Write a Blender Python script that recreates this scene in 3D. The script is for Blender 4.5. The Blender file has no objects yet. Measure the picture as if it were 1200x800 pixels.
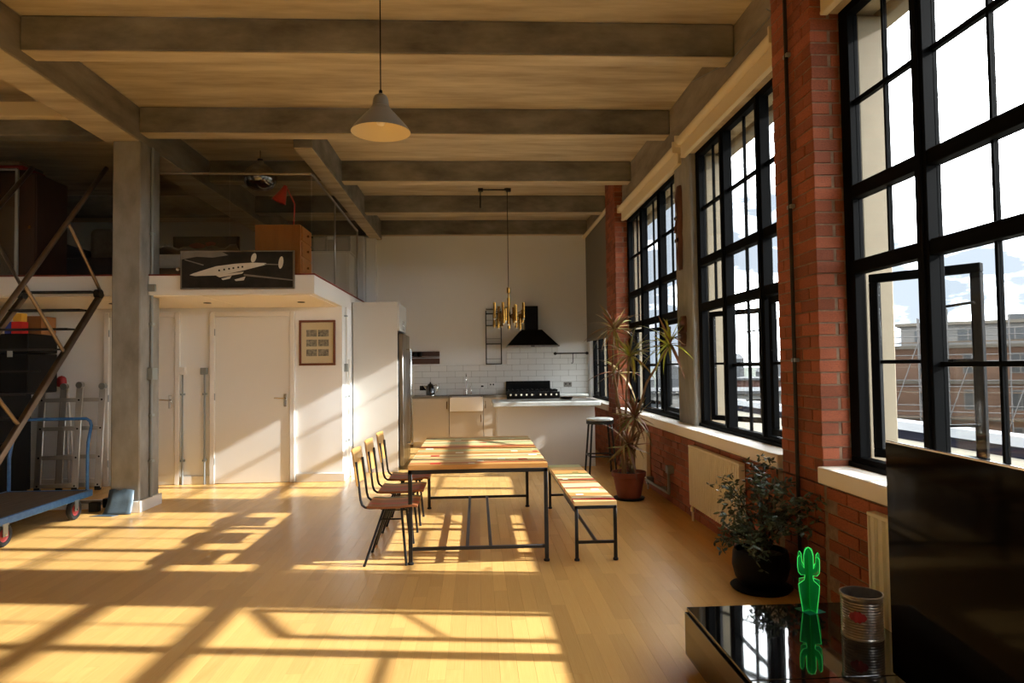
import bpy, math, random
from mathutils import Vector, Matrix
RAD = math.radians
random.seed(11)
sc = bpy.context.scene
col = sc.collection

# ------------------------------------------------------------------ camera
EYE = Vector((0, 0, 1.5))
YAW, PIT, ROL = RAD(2.967), RAD(2.039), RAD(-.771)
FW = Vector((math.sin(YAW)*math.cos(PIT), math.cos(YAW)*math.cos(PIT), math.sin(PIT)))
RT = Vector((math.cos(YAW), -math.sin(YAW), 0)); UP = RT.cross(FW)
RT2 = RT*math.cos(ROL)+UP*math.sin(ROL); UP2 = UP*math.cos(ROL)-RT*math.sin(ROL)
cd = bpy.data.cameras.new('camera'); cam = bpy.data.objects.new('camera', cd); col.objects.link(cam)
cd.sensor_width = 36; cd.lens = 24; cd.clip_end = 3000; cd.clip_start = .05
m = Matrix((RT2, UP2, -FW)).transposed().to_4x4(); m.translation = EYE
cam.matrix_world = m
sc.camera = cam

def ray(x, y): return FW+RT2*((x-600)/800)-UP2*((y-400)/800)
def proj(p):
    d = Vector(p)-EYE; w = d.dot(FW)
    return (600+800*d.dot(RT2)/w, 400-800*d.dot(UP2)/w, w)
def at_y(x, y, Y):
    d = ray(x, y); return EYE+d*(Y/d.y)

# ------------------------------------------------------------------ sky, sun, exposure
wd = bpy.data.worlds.new('sky'); sc.world = wd; wd.use_nodes = True
nt = wd.node_tree; nt.nodes.clear()
def wn(t, **k):
    n = nt.nodes.new(t)
    for a, b in k.items(): setattr(n, a, b)
    return n
tc = wn('ShaderNodeTexCoord'); mp = wn('ShaderNodeMapping'); mp.inputs['Scale'].default_value = (1.6, 1.6, 4.5)
nz = wn('ShaderNodeTexNoise'); nz.inputs['Scale'].default_value = 1.9; nz.inputs['Detail'].default_value = 7; nz.inputs['Roughness'].default_value = .55
cr = wn('ShaderNodeValToRGB'); cr.color_ramp.elements[0].position = .46; cr.color_ramp.elements[1].position = .72
cr.color_ramp.elements[0].color = (.0285, .0325, .0375, 1); cr.color_ramp.elements[1].color = (.95, .98, 1, 1)
bg = wn('ShaderNodeBackground'); bg.inputs['Strength'].default_value = 29.0
ow = wn('ShaderNodeOutputWorld')
nt.links.new(tc.outputs['Generated'], mp.inputs['Vector']); nt.links.new(mp.outputs[0], nz.inputs['Vector'])
nt.links.new(nz.outputs[0], cr.inputs[0]); nt.links.new(cr.outputs[0], bg.inputs['Color']); nt.links.new(bg.outputs[0], ow.inputs[0])

SUN_DIR = Vector((-1, .13, -.53)).normalized()
sl = bpy.data.lights.new('sun', 'SUN'); sl.energy = 13.5; sl.angle = RAD(.8); sl.color = (1, .985, .96)
so = bpy.data.objects.new('sun', sl); col.objects.link(so)
so.rotation_euler = SUN_DIR.to_track_quat('-Z', 'Y').to_euler(); so.location = (20, -3, 12)

sc.view_settings.view_transform = 'Standard'; sc.view_settings.look = 'None'
sc.view_settings.gamma = 1; sc.view_settings.use_curve_mapping = False
sc.view_settings.exposure = 0.0
sc.cycles.use_denoising = True
sc.cycles.max_bounces = 9; sc.cycles.diffuse_bounces = 6; sc.cycles.transparent_max_bounces = 24
sc.cycles.sample_clamp_indirect = 6; sc.cycles.caustics_reflective = False; sc.cycles.caustics_refractive = False

# ------------------------------------------------------------------ materials
def S(r, g, b):
    f = lambda c: (c/255/12.92) if c/255 <= .04045 else ((c/255+.055)/1.055)**2.4
    return (f(r), f(g), f(b), 1)
MATS = {}
def mat(name, rgb, rough=.6, metal=0, var=0, scale=8, stretch=(1, 1, 1), bump=0, rnd=0, rgb2=None, spec=.5, coat=0, emit=0, detail=4, ior=1.5):
    """principled; var = noise blend towards rgb2; rnd = per-object / per-island tone variation"""
    M = bpy.data.materials.new(name); M.use_nodes = True; MATS[name] = M
    t = M.node_tree; P = t.nodes['Principled BSDF']
    c = S(*rgb); P.inputs['Base Color'].default_value = c
    P.inputs['Roughness'].default_value = rough; P.inputs['Metallic'].default_value = metal
    P.inputs['Specular IOR Level'].default_value = spec; P.inputs['Coat Weight'].default_value = coat
    if emit:
        P.inputs['Emission Color'].default_value = c; P.inputs['Emission Strength'].default_value = emit
    P.inputs['IOR'].default_value = ior
    last = None
    if var or bump:
        co = t.nodes.new('ShaderNodeTexCoord'); mpn = t.nodes.new('ShaderNodeMapping'); mpn.inputs['Scale'].default_value = stretch
        t.links.new(co.outputs['Object'], mpn.inputs['Vector'])
        vec = mpn.outputs[0]
        if rnd:
            oi = t.nodes.new('ShaderNodeObjectInfo'); ge = t.nodes.new('ShaderNodeNewGeometry')
            ad = t.nodes.new('ShaderNodeMath'); ad.operation = 'ADD'
            t.links.new(oi.outputs['Random'], ad.inputs[0]); t.links.new(ge.outputs['Random Per Island'], ad.inputs[1])
            ml = t.nodes.new('ShaderNodeMath'); ml.operation = 'MULTIPLY'; ml.inputs[1].default_value = 37
            t.links.new(ad.outputs[0], ml.inputs[0])
            va = t.nodes.new('ShaderNodeVectorMath'); va.operation = 'ADD'
            t.links.new(mpn.outputs[0], va.inputs[0]); t.links.new(ml.outputs[0], va.inputs[1]); vec = va.outputs[0]
        n = t.nodes.new('ShaderNodeTexNoise'); n.inputs['Scale'].default_value = scale; n.inputs['Detail'].default_value = detail
        n.inputs['Roughness'].default_value = .6
        t.links.new(vec, n.inputs['Vector'])
        if var:
            rp = t.nodes.new('ShaderNodeMapRange'); rp.inputs[1].default_value = .3; rp.inputs[2].default_value = .7
            rp.inputs[3].default_value = 0; rp.inputs[4].default_value = var
            t.links.new(n.outputs[0], rp.inputs[0])
            mx = t.nodes.new('ShaderNodeMix'); mx.data_type = 'RGBA'
            mx.inputs['A'].default_value = c
            mx.inputs['B'].default_value = S(*(rgb2 or tuple(v*.6 for v in rgb)))
            t.links.new(rp.outputs[0], mx.inputs['Factor']); last = mx.outputs['Result']
        if bump:
            b = t.nodes.new('ShaderNodeBump'); b.inputs['Strength'].default_value = bump; b.inputs['Distance'].default_value = .01
            t.links.new(n.outputs[0], b.inputs['Height']); t.links.new(b.outputs[0], P.inputs['Normal'])
    if rnd:
        oi = t.nodes.new('ShaderNodeObjectInfo'); ge = t.nodes.new('ShaderNodeNewGeometry')
        ad = t.nodes.new('ShaderNodeMath'); ad.operation = 'ADD'; fr = t.nodes.new('ShaderNodeMath'); fr.operation = 'FRACT'
        t.links.new(oi.outputs['Random'], ad.inputs[0]); t.links.new(ge.outputs['Random Per Island'], ad.inputs[1]); t.links.new(ad.outputs[0], fr.inputs[0])
        r2 = t.nodes.new('ShaderNodeMapRange'); r2.inputs[3].default_value = 1-rnd; r2.inputs[4].default_value = 1+rnd
        t.links.new(fr.outputs[0], r2.inputs[0])
        hs = t.nodes.new('ShaderNodeHueSaturation'); hs.inputs['Color'].default_value = c
        if last: t.links.new(last, hs.inputs['Color'])
        t.links.new(r2.outputs[0], hs.inputs['Value']); last = hs.outputs[0]
    if last: t.links.new(last, P.inputs['Base Color'])
    return M

mat('floor_wood', (222, 178, 108), .27, var=.5, scale=5, stretch=(9, .8, 9), rnd=.085, rgb2=(204, 150, 80), bump=.02, spec=.55)
mat('floor_gap', (96, 62, 32), .8)
mat('white_wall', (236, 238, 238), .75, var=.25, scale=2, rgb2=(228, 230, 227))
mat('white_paint', (224, 222, 216), .4)
mat('door_paint', (224, 223, 218), .45)
mat('sill_paint', (238, 230, 216), .45)
mat('concrete_slab', (214, 200, 170), .85, var=1, scale=1.5, stretch=(.55, 3.4, 1), rgb2=(160, 142, 114), bump=.15, detail=10)
mat('concrete_beam', (150, 145, 134), .85, var=1, scale=1.8, stretch=(.8, 1, 2), rgb2=(88, 84, 76), bump=.2, detail=8)
mat('concrete_main', (158, 146, 126), .85, var=.9, scale=3, stretch=(1, .6, 2), rgb2=(112, 102, 86), bump=.2, detail=8)
mat('concrete_pale', (156, 153, 145), .85, var=.9, scale=4, stretch=(1, 1, .5), rgb2=(112, 108, 100), bump=.25, detail=8)
mat('cream_stone', (140, 128, 106), .8, var=.4, scale=6, rgb2=(124, 112, 93))
mat('brick', (160, 88, 56), .85, var=.8, scale=12, rgb2=(112, 58, 40), bump=.35, rnd=.28)
mat('mortar', (150, 128, 106), .95, var=.8, scale=20, rgb2=(104, 82, 66), bump=.3)
mat('black_frame', (9, 10, 11), .6, spec=.04)
mat('steel_dark', (48, 46, 45), .42, metal=.7)
mat('black_rod', (22, 22, 23), .4, metal=.3)
mat('steel_brushed', (150, 146, 140), .3, metal=1, var=.4, scale=30, stretch=(1, 1, .1))
mat('steel_stair', (140, 128, 116), .32, metal=1, var=.5, scale=6, rgb2=(96, 78, 62))
mat('aluminium', (196, 194, 188), .35, metal=.85)
mat('galvanised', (150, 156, 154), .45, metal=.6)
mat('conduit_grey', (136, 140, 138), .5, metal=.3)
mat('chrome', (205, 203, 198), .12, metal=1)
mat('brass', (158, 118, 56), .22, metal=1)
mat('gloss_black', (9, 8, 8), .04, spec=.6, coat=.5)
mat('satin_black', (10, 10, 10), .5, spec=.15)
mat('rubber', (22, 21, 20), .8)
mat('screen', (8, 6, 5), .07, spec=.2, ior=1.17)
mat('radiator', (226, 216, 192), .4)
mat('terracotta', (132, 66, 44), .7, var=.5, scale=10, rgb2=(104, 50, 34))
mat('soil', (46, 32, 22), .95, bump=.5, scale=40)
mat('cane', (128, 98, 64), .8, var=.6, scale=20)
mat('leaf_green', (112, 128, 50), .45, var=.9, scale=6, rgb2=(150, 90, 62), rnd=.25)
mat('leaf_yellow', (176, 172, 46), .45, var=.7, scale=5, rgb2=(120, 132, 46), rnd=.2)
mat('leaf_red', (130, 64, 48), .5, var=.8, scale=6, rgb2=(92, 92, 46), rnd=.25)
mat('leaf_olive', (66, 82, 62), .4, rnd=.4)
mat('bark', (72, 54, 38), .9)
mat('carved_wood', (96, 52, 28), .6, var=.8, scale=9, stretch=(1, 1, .3), rgb2=(48, 24, 14), bump=.3)
mat('chair_ply', (214, 164, 92), .4, var=.5, scale=6, stretch=(4, 4, .5), rgb2=(186, 130, 66))
mat('wood_pale', (222, 184, 124), .4, var=.5, scale=5, stretch=(.6, 6, 6), rgb2=(196, 150, 92))
mat('wood_honey', (206, 152, 84), .4, var=.5, scale=5, stretch=(.6, 6, 6), rgb2=(170, 114, 60))
mat('wood_brown', (152, 92, 54), .4, var=.5, scale=5, stretch=(.6, 6, 6), rgb2=(112, 64, 38))
mat('wood_cream', (230, 210, 164), .4, var=.4, scale=5, stretch=(.6, 6, 6), rgb2=(206, 178, 128))
mat('wood_red', (184, 62, 44), .4, var=.4, scale=8, rgb2=(150, 40, 30))
mat('wood_orange', (208, 104, 52), .4, var=.4, scale=8, rgb2=(176, 80, 44))
mat('wood_green', (98, 116, 66), .4, var=.4, scale=8, rgb2=(134, 140, 84))
mat('wood_sage', (182, 184, 128), .4, var=.4, scale=8, rgb2=(206, 200, 148))
mat('inlay_white', (244, 238, 220), .4)
mat('inlay_red', (190, 36, 34), .4)
mat('cabinet_paint', (190, 178, 160), .45)
mat('cabinet_white', (200, 196, 188), .45)
mat('worktop', (190, 194, 190), .22, var=.3, scale=12)
mat('worktop_grey', (122, 116, 106), .35)
mat('ceramic', (236, 228, 214), .15)
mat('tile', (226, 226, 222), .14, rnd=.035)
mat('grout', (168, 164, 156), .9)
mat('blind_cream', (216, 200, 164), .6)
mat('blind_grey', (116, 110, 98), .8)
mat('red_edge', (116, 44, 28), .7)
mat('oak', (178, 106, 42), .45, var=.5, scale=6, stretch=(5, 5, .5), rgb2=(146, 80, 30))
mat('dark_wood', (64, 38, 26), .5, var=.5, scale=6, stretch=(5, 5, .5), rgb2=(40, 24, 18))
mat('shelf_wood', (82, 50, 34), .6, var=.5, scale=10, rgb2=(52, 30, 22))
mat('red_lamp', (190, 32, 26), .35)
mat('shade_grey', (122, 119, 112), .3)
mat('shade_cream', (232, 214, 172), .6)
mat('trolley_blue', (44, 96, 156), .4, var=.6, scale=25, rgb2=(84, 132, 178))
mat('deck_wood', (104, 88, 70), .7, var=.8, scale=7, stretch=(5, .5, 5), rgb2=(72, 60, 48))
mat('hub_red', (150, 52, 50), .6)
mat('lead', (96, 112, 122), .45, metal=.4, var=.7, scale=9, rgb2=(70, 84, 92), bump=.4)
mat('carton', (150, 104, 62), .8); mat('box_red', (206, 36, 34), .6); mat('box_blue', (38, 62, 156), .6)
mat('box_yellow', (222, 176, 62), .6); mat('box_white', (226, 220, 204), .6)
mat('fabric_dark', (52, 46, 46), .95, var=.6, scale=20, rgb2=(34, 30, 30))
mat('fabric_grey', (106, 98, 88), .95, var=.6, scale=14, rgb2=(70, 64, 58))
mat('fabric_red', (120, 26, 24), .9)
mat('photo_dark', (22, 21, 20), .5, var=.9, scale=4, rgb2=(50, 46, 42), detail=7, spec=.2)
mat('photo_light', (206, 200, 186), .4, var=.4, scale=6, rgb2=(150, 144, 134))
mat('photo_mid', (120, 114, 104), .4, var=.5, scale=8, rgb2=(80, 76, 70))
mat('photo_white', (190, 186, 176), .5)
mat('frame_brown', (104, 54, 30), .4)
mat('mat_board', (222, 206, 172), .8)
mat('print_tone', (64, 62, 58), .5, var=1, scale=34, rgb2=(176, 168, 150), detail=6)
mat('painting', (26, 24, 24), .6, var=.5, scale=3, rgb2=(60, 30, 26))
mat('paint_red', (126, 28, 30), .6)
mat('tin', (176, 170, 160), .28, metal=.9, var=.6, scale=20, rgb2=(112, 90, 76))
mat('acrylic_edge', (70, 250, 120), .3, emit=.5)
mat('sea_green', (16, 120, 96), .3)
mat('pole_white', (214, 210, 204), .5); mat('mop_red', (150, 30, 32), .6); mat('yellow_tag', (220, 196, 40), .6)
# outside
mat('ext_brown', (92, 68, 52), .9, var=.5, scale=.6, rgb2=(78, 56, 44)); mat('ext_white', (88, 86, 83), .8)
mat('ext_window', (36, 40, 43), .3); mat('ext_slab', (78, 72, 63), .9); mat('ext_pole', (68, 65, 63), .6)
mat('ext_board', (74, 60, 46), .9); mat('coping', (94, 95, 96), .6); mat('navy_band', (20, 21, 27), .9, spec=0)
mat('ext_cream', (128, 121, 106), .8); mat('ext_brick', (60, 36, 28), .9); mat('ext_blue', (20, 44, 76), .4)
mat('ext_roof', (60, 60, 61), .9, var=.5, scale=1, rgb2=(50, 51, 52)); mat('field', (51, 59, 41), .95, var=.7, scale=.02, rgb2=(60, 60, 56))
mat('city', (66, 67, 69), .9, rnd=.2)

def glassy(name, tint, refl, rough=0.0, body=None):
    M = bpy.data.materials.new(name); M.use_nodes = True; t = M.node_tree; t.nodes.clear(); MATS[name] = M
    o = t.nodes.new('ShaderNodeOutputMaterial'); mx = t.nodes.new('ShaderNodeMixShader')
    tr = t.nodes.new('ShaderNodeBsdfTransparent'); tr.inputs[0].default_value = tint
    gl = t.nodes.new('ShaderNodeBsdfGlossy'); gl.inputs['Roughness'].default_value = rough
    lw = t.nodes.new('ShaderNodeLayerWeight'); lw.inputs[0].default_value = .5
    pw = t.nodes.new('ShaderNodeMath'); pw.operation = 'POWER'; pw.inputs[1].default_value = 5
    ma = t.nodes.new('ShaderNodeMath'); ma.operation = 'MULTIPLY_ADD'; ma.inputs[1].default_value = .7; ma.inputs[2].default_value = refl
    t.links.new(lw.outputs['Facing'], pw.inputs[0]); t.links.new(pw.outputs[0], ma.inputs[0])
    t.links.new(ma.outputs[0], mx.inputs[0]); t.links.new(tr.outputs[0], mx.inputs[1]); t.links.new(gl.outputs[0], mx.inputs[2])
    if body:
        df = t.nodes.new('ShaderNodeBsdfTranslucent'); df.inputs[0].default_value = body
        d2 = t.nodes.new('ShaderNodeBsdfDiffuse'); d2.inputs[0].default_value = body
        a1 = t.nodes.new('ShaderNodeAddShader'); m2 = t.nodes.new('ShaderNodeMixShader'); m2.inputs[0].default_value = .3
        t.links.new(df.outputs[0], a1.inputs[0]); t.links.new(d2.outputs[0], a1.inputs[1])
        t.links.new(mx.outputs[0], m2.inputs[1]); t.links.new(a1.outputs[0], m2.inputs[2]); t.links.new(m2.outputs[0], o.inputs[0]); return M
    t.links.new(mx.outputs[0], o.inputs[0]); return M
glassy('glass', (.98, .99, .99, 1), .02)
glassy('glass_rail', (.88, .88, .86, 1), .035)
glassy('smoked', (.30, .27, .24, 1), .42)
glassy('acrylic', (.16, .62, .34, 1), .04, body=(.03, .42, .16, 1))

# ------------------------------------------------------------------ mesh helpers
ORG = {}
class MB:
    def __init__(s): s.v = []; s.f = []
    def add(s, vs, fs, M=None):
        n = len(s.v)
        s.v += [tuple(M @ Vector(v)) if M else tuple(v) for v in vs]
        s.f += [tuple(i+n for i in f) for f in fs]; return s
    def box(s, x0, x1, y0, y1, z0, z1, M=None):
        vs = [(x0, y0, z0), (x1, y0, z0), (x1, y1, z0), (x0, y1, z0), (x0, y0, z1), (x1, y0, z1), (x1, y1, z1), (x0, y1, z1)]
        return s.add(vs, [(0, 3, 2, 1), (4, 5, 6, 7), (0, 1, 5, 4), (1, 2, 6, 5), (2, 3, 7, 6), (3, 0, 4, 7)], M)
    def hexa(s, v8):
        return s.add(v8, [(0, 3, 2, 1), (4, 5, 6, 7), (0, 1, 5, 4), (1, 2, 6, 5), (2, 3, 7, 6), (3, 0, 4, 7)])
    def bar(s, p0, p1, w, h, up=(0, 0, 1)):
        p0, p1 = Vector(p0), Vector(p1); d = (p1-p0).normalized(); u = Vector(up)
        if abs(d.dot(u)) > .98: u = Vector((1, 0, 0))
        a = d.cross(u).normalized(); b = a.cross(d).normalized()
        vs = []
        for p in (p0, p1):
            for i, j in ((-1, -1), (1, -1), (1, 1), (-1, 1)): vs.append(p+a*(i*w/2)+b*(j*h/2))
        return s.add(vs, [(0, 1, 2, 3), (7, 6, 5, 4), (0, 4, 5, 1), (1, 5, 6, 2), (2, 6, 7, 3), (3, 7, 4, 0)])
    def tube(s, pts, r, n=8, cap=True):
        pts = [Vector(p) for p in pts]; rs = r if isinstance(r, (list, tuple)) else [r]*len(pts)
        base = len(s.v); a = None
        for i, p in enumerate(pts):
            d = (pts[min(i+1, len(pts)-1)]-pts[max(i-1, 0)]).normalized()
            if a is None: a = d.orthogonal().normalized()
            else: a = (a-d*a.dot(d)).normalized()
            b = d.cross(a)
            for k in range(n):
                t = 2*math.pi*k/n; s.v.append(tuple(p+(a*math.cos(t)+b*math.sin(t))*rs[i]))
        for i in range(len(pts)-1):
            for k in range(n):
                k2 = (k+1) % n; o = base+i*n
                s.f.append((o+k, o+k2, o+n+k2, o+n+k))
        if cap:
            s.f.append(tuple(base+n-1-k for k in range(n))); o = base+(len(pts)-1)*n; s.f.append(tuple(o+k for k in range(n)))
        return s
    def lathe(s, prof, c=(0, 0, 0), n=24, M=None, close=False):
        base = len(s.v); c = Vector(c)
        for r, z in prof:
            for k in range(n):
                t = 2*math.pi*k/n; v = Vector((r*math.cos(t), r*math.sin(t), z))
                s.v.append(tuple((M @ v if M else v)+c))
        for i in range(len(prof)-1):
            for k in range(n):
                k2 = (k+1) % n; o = base+i*n; s.f.append((o+k, o+k2, o+n+k2, o+n+k))
        if close:
            s.f.append(tuple(base+n-1-k for k in range(n))); o = base+(len(prof)-1)*n; s.f.append(tuple(o+k for k in range(n)))
        return s
    def prism(s, poly, h0, h1, f):
        """poly 2-D, f(a,b,h)->xyz"""
        n = len(poly); vs = [f(a, b, h0) for a, b in poly]+[f(a, b, h1) for a, b in poly]
        fs = [tuple(range(n-1, -1, -1)), tuple(range(n, 2*n))]+[(i, (i+1) % n, n+(i+1) % n, n+i) for i in range(n)]
        return s.add(vs, fs)
    def mesh(s, name, smooth=True, off=None):
        me = bpy.data.meshes.new(name)
        vs = [tuple(Vector(v)-off) for v in s.v] if off else s.v
        me.from_pydata(vs, [], s.f); me.update()
        if smooth:
            me.polygons.foreach_set('use_smooth', [True]*len(me.polygons)); me.set_sharp_from_angle(angle=RAD(38))
        return me
    def build(s, name, mt, parent=None, bev=0, at=None, smooth=True, seg=1):
        off = Vector(at) if at is not None else ORG.get(parent, Vector((0, 0, 0))) if parent else Vector((0, 0, 0))
        me = s.mesh(name, smooth, off); me.materials.append(MATS[mt])
        o = bpy.data.objects.new(name, me); col.objects.link(o)
        if parent: o.parent = parent; ORG[o] = off
        else: o.location = off; ORG[o] = off
        if bev:
            b = o.modifiers.new('bevel', 'BEVEL'); b.width = bev; b.segments = seg; b.limit_method = 'ANGLE'
        return o
def tag(o, label, cat, group=None, kind=None):
    o['label'] = label; o['category'] = cat
    if group: o['group'] = group
    if kind: o['kind'] = kind
    return o
def thing(name, label, cat, loc=(0, 0, 0), group=None, kind=None, local=False, rz=0):
    o = bpy.data.objects.new(name, None); col.objects.link(o); o.location = loc; o.rotation_euler.z = rz
    o.empty_display_size = .1
    ORG[o] = Vector((0, 0, 0)) if local else Vector(loc)
    return tag(o, label, cat, group, kind)
def box(*a): return MB().box(*a)
def dup(root, loc, rz=None, label=None):
    def cp(o, par):
        c = o.copy(); col.objects.link(c); c.parent = par
        for ch in list(o.children): cp(ch, c)
        return c
    r = cp(root, None); r.location = loc
    if rz is not None: r.rotation_euler.z = rz
    if label: r['label'] = label
    return r
UNIT = {}
def unit(matname, ch=.03):
    """shared chamfered unit block"""
    if (matname, ch) in UNIT: return UNIT[(matname, ch)]
    c = ch; vs = []; fs = []
    mb = MB()
    h = .5; q = .5-c
    P = {}
    def vid(v):
        if v not in P: P[v] = len(vs); vs.append(v)
        return P[v]
    for ax in range(3):
        for sg in (-1, 1):
            qd = []
            for a, b in ((-1, -1), (1, -1), (1, 1), (-1, 1)):
                v = [0, 0, 0]; v[ax] = sg*h; v[(ax+1) % 3] = a*q; v[(ax+2) % 3] = b*q; qd.append(vid(tuple(v)))
            fs.append(tuple(qd) if sg > 0 else tuple(reversed(qd)))
    def fv(ax, sg, o):
        v = [0, 0, 0]; v[ax] = sg*h
        for k in range(3):
            if k != ax: v[k] = o[k]*q
        return vid(tuple(v))
    for ax in range(3):
        b1, b2 = (ax+1) % 3, (ax+2) % 3
        for s1 in (-1, 1):
            for s2 in (-1, 1):
                o0 = [0]*3; o0[b1] = s1; o0[b2] = s2; o0[ax] = -1; o1 = list(o0); o1[ax] = 1
                f = [fv(b1, s1, o0), fv(b1, s1, o1), fv(b2, s2, o1), fv(b2, s2, o0)]
                fs.append(tuple(f) if s1*s2 < 0 else tuple(reversed(f)))
    for a in (-1, 1):
        for b in (-1, 1):
            for d in (-1, 1):
                f = [fv(0, a, (a, b, d)), fv(1, b, (a, b, d)), fv(2, d, (a, b, d))]
                fs.append(tuple(f) if a*b*d > 0 else tuple(reversed(f)))
    mb.v = vs; mb.f = fs
    me = mb.mesh('block_'+matname, False); me.materials.append(MATS[matname]); UNIT[(matname, ch)] = me
    return me
def block(name, me, parent, b, jit=0):
    o = bpy.data.objects.new(name, me); col.objects.link(o); o.parent = parent
    off = ORG[parent]
    o.location = Vector(((b[0]+b[1])/2, (b[2]+b[3])/2, (b[4]+b[5])/2))-off
    o.scale = (b[1]-b[0], b[3]-b[2], b[5]-b[4])
    return o
def pix_area(b, face):
    """projected size of the face of block b that looks into the room: 'x' = -X face, 'z' = top, 'y' = -Y face"""
    if face == 'x': q = [(b[0], b[2], b[4]), (b[0], b[3], b[4]), (b[0], b[3], b[5]), (b[0], b[2], b[5])]
    elif face == 'y': q = [(b[0], b[2], b[4]), (b[1], b[2], b[4]), (b[1], b[2], b[5]), (b[0], b[2], b[5])]
    else: q = [(b[0], b[2], b[5]), (b[1], b[2], b[5]), (b[1], b[3], b[5]), (b[0], b[3], b[5])]
    ps = [proj(p) for p in q]
    if min(p[2] for p in ps) < .3: return 0
    cx = sum(p[0] for p in ps)/4; cy = sum(p[1] for p in ps)/4
    if not (-20 < cx < 1220 and -20 < cy < 820): return 0
    return abs(sum(ps[i][0]*ps[(i+1) % 4][1]-ps[(i+1) % 4][0]*ps[i][1] for i in range(4))/2)

# ================================================================== SHELL
XW = 2.08; XF = 2.26; ZC = 4.36; ZB = 4.077; YB = 13.4; XL = -8.0; YR = -10.0
# floor -------------------------------------------------------------
fl = box(XL, 2.6, YR, YB+.3, -.2, -.012).build('floor', 'floor_gap')
tag(fl, 'honey maple strip floor running the whole length of the loft', 'floor', kind='structure')
PWD, PLN = .088, .96
planks = []
x = XL
i = 0
while x < XW+.05:
    y = YR-random.random()*PLN
    while y < YB:
        planks.append((x+.0004, min(x+PWD-.0004, 2.1), max(y, YR)+.0005, min(y+PLN, YB)-.0005, -.012, 0.0)); y += PLN
    x += PWD; i += 1
planks = [p for p in planks if p[3]-p[2] > .04 and p[1]-p[0] > .02]
def vis_floor(p):
    cx, cy = (p[0]+p[1])/2, (p[2]+p[3])/2
    if cy > 9.2 and cx < -1.8: return 0
    if cx > 1.0 and cy < 3.4: return 0
    return pix_area(p, 'z')
planks.sort(key=vis_floor, reverse=True)
pm = unit('floor_wood', .004)
for p in planks[:300]: block('plank', pm, fl, p)
mb = MB()
for p in planks[300:]: mb.box(*p)
o = mb.build('far_planks', 'floor_wood', fl, smooth=False); o['kind'] = 'stuff'

# ceiling -----------------------------------------------------------
ce = box(XL, 2.6, YR, YB+.3, ZC, ZC+.25).build('ceiling', 'concrete_slab')
tag(ce, 'stained board-marked concrete ceiling slab between the beams', 'ceiling', kind='structure')
def beam(name, a, m_, label):
    o = box(*a).build(name, m_, bev=.012)
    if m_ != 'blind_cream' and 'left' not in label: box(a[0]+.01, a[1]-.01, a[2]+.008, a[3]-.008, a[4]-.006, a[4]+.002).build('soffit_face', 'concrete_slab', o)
    return tag(o, label, 'beam', kind='structure')
wh = ['second from the kitchen wall', 'third from the kitchen wall', 'fourth from the kitchen wall', 'fifth from the kitchen wall', 'sixth from the kitchen wall', 'seventh from the kitchen wall', 'eighth from the kitchen wall', 'ninth from the kitchen wall', 'tenth from the kitchen wall', 'eleventh from the kitchen wall', 'twelfth from the kitchen wall']
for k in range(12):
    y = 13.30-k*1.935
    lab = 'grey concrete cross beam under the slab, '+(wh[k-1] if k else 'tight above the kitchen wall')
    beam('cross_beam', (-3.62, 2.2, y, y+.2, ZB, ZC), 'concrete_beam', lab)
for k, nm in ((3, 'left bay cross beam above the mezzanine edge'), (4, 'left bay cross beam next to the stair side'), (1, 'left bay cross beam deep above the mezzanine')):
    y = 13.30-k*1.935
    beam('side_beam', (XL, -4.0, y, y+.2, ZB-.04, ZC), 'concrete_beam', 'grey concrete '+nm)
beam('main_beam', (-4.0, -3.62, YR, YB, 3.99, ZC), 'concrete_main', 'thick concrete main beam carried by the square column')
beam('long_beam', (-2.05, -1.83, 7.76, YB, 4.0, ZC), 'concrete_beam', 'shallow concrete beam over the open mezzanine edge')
beam('ceiling_batten', (XL, -4.0, 7.0, 7.1, 4.06, 4.22), 'blind_cream', 'cream timber batten under the ceiling above the stair')
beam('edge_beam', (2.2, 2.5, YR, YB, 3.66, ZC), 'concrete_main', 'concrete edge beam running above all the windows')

# walls -------------------------------------------------------------
def wall(name, a, m_, label, bev=0): return tag(box(*a).build(name, m_, bev=bev), label, 'wall', kind='structure')
wall('wall_back', (-8, 2.6, YB, YB+.3, 0, ZC), 'white_wall', 'off-white back wall of the kitchen end')
wall('wall_left', (XL-.3, XL, YR, YB, 0, ZC), 'white_wall', 'off-white far side wall behind the stair')
wall('wall_rear', (XL, 2.6, YR-.3, YR, 0, ZC), 'white_wall', 'off-white wall at the sitting end of the loft')
# rooms under the mezzanine
wall('wall_partition', (XL, -1.8, 9.25, 9.4, 0, 2.33), 'white_wall', 'off-white partition wall with two doors under the mezzanine')
wall('wall_end', (-1.95, -1.8, 9.4, 13.4, 0, 2.33), 'white_wall', 'sunlit end wall of the rooms under the mezzanine')
mz = box(XL, -1.8, 7.69, YB, 2.33, 2.545).build('mezzanine_deck', 'white_paint', bev=.004)
tag(mz, 'white mezzanine deck with flat fascia above the doors', 'mezzanine', kind='structure')
box(XL, -1.79, 7.68, YB, 2.545, 2.56).build('carpet_edge', 'red_edge', mz)
for k in range(6):   # soffit panels
    x0 = -1.86-k*1.2
    box(x0-1.19, x0, 7.74, 9.245, 2.32, 2.33).build('soffit_panel', 'sill_paint', mz, bev=.003)
for x, y in ((-3.28, 8.5), (-2.15, 8.5), (-4.4, 8.5)):
    MB().lathe([(.0, 2.322), (.032, 2.322), (.032, 2.314), (.045, 2.312), (.045, 2.33)], (x, y, 0), 14).build('downlight', 'steel_dark', mz)
bb = box(-1.79, -1.8+.03, 9.235, 9.96, 0, .11).build('baseboard_end', 'white_paint', bev=.004)
tag(bb, 'white skirting board along the sunlit end wall', 'skirting', kind='structure')
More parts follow.
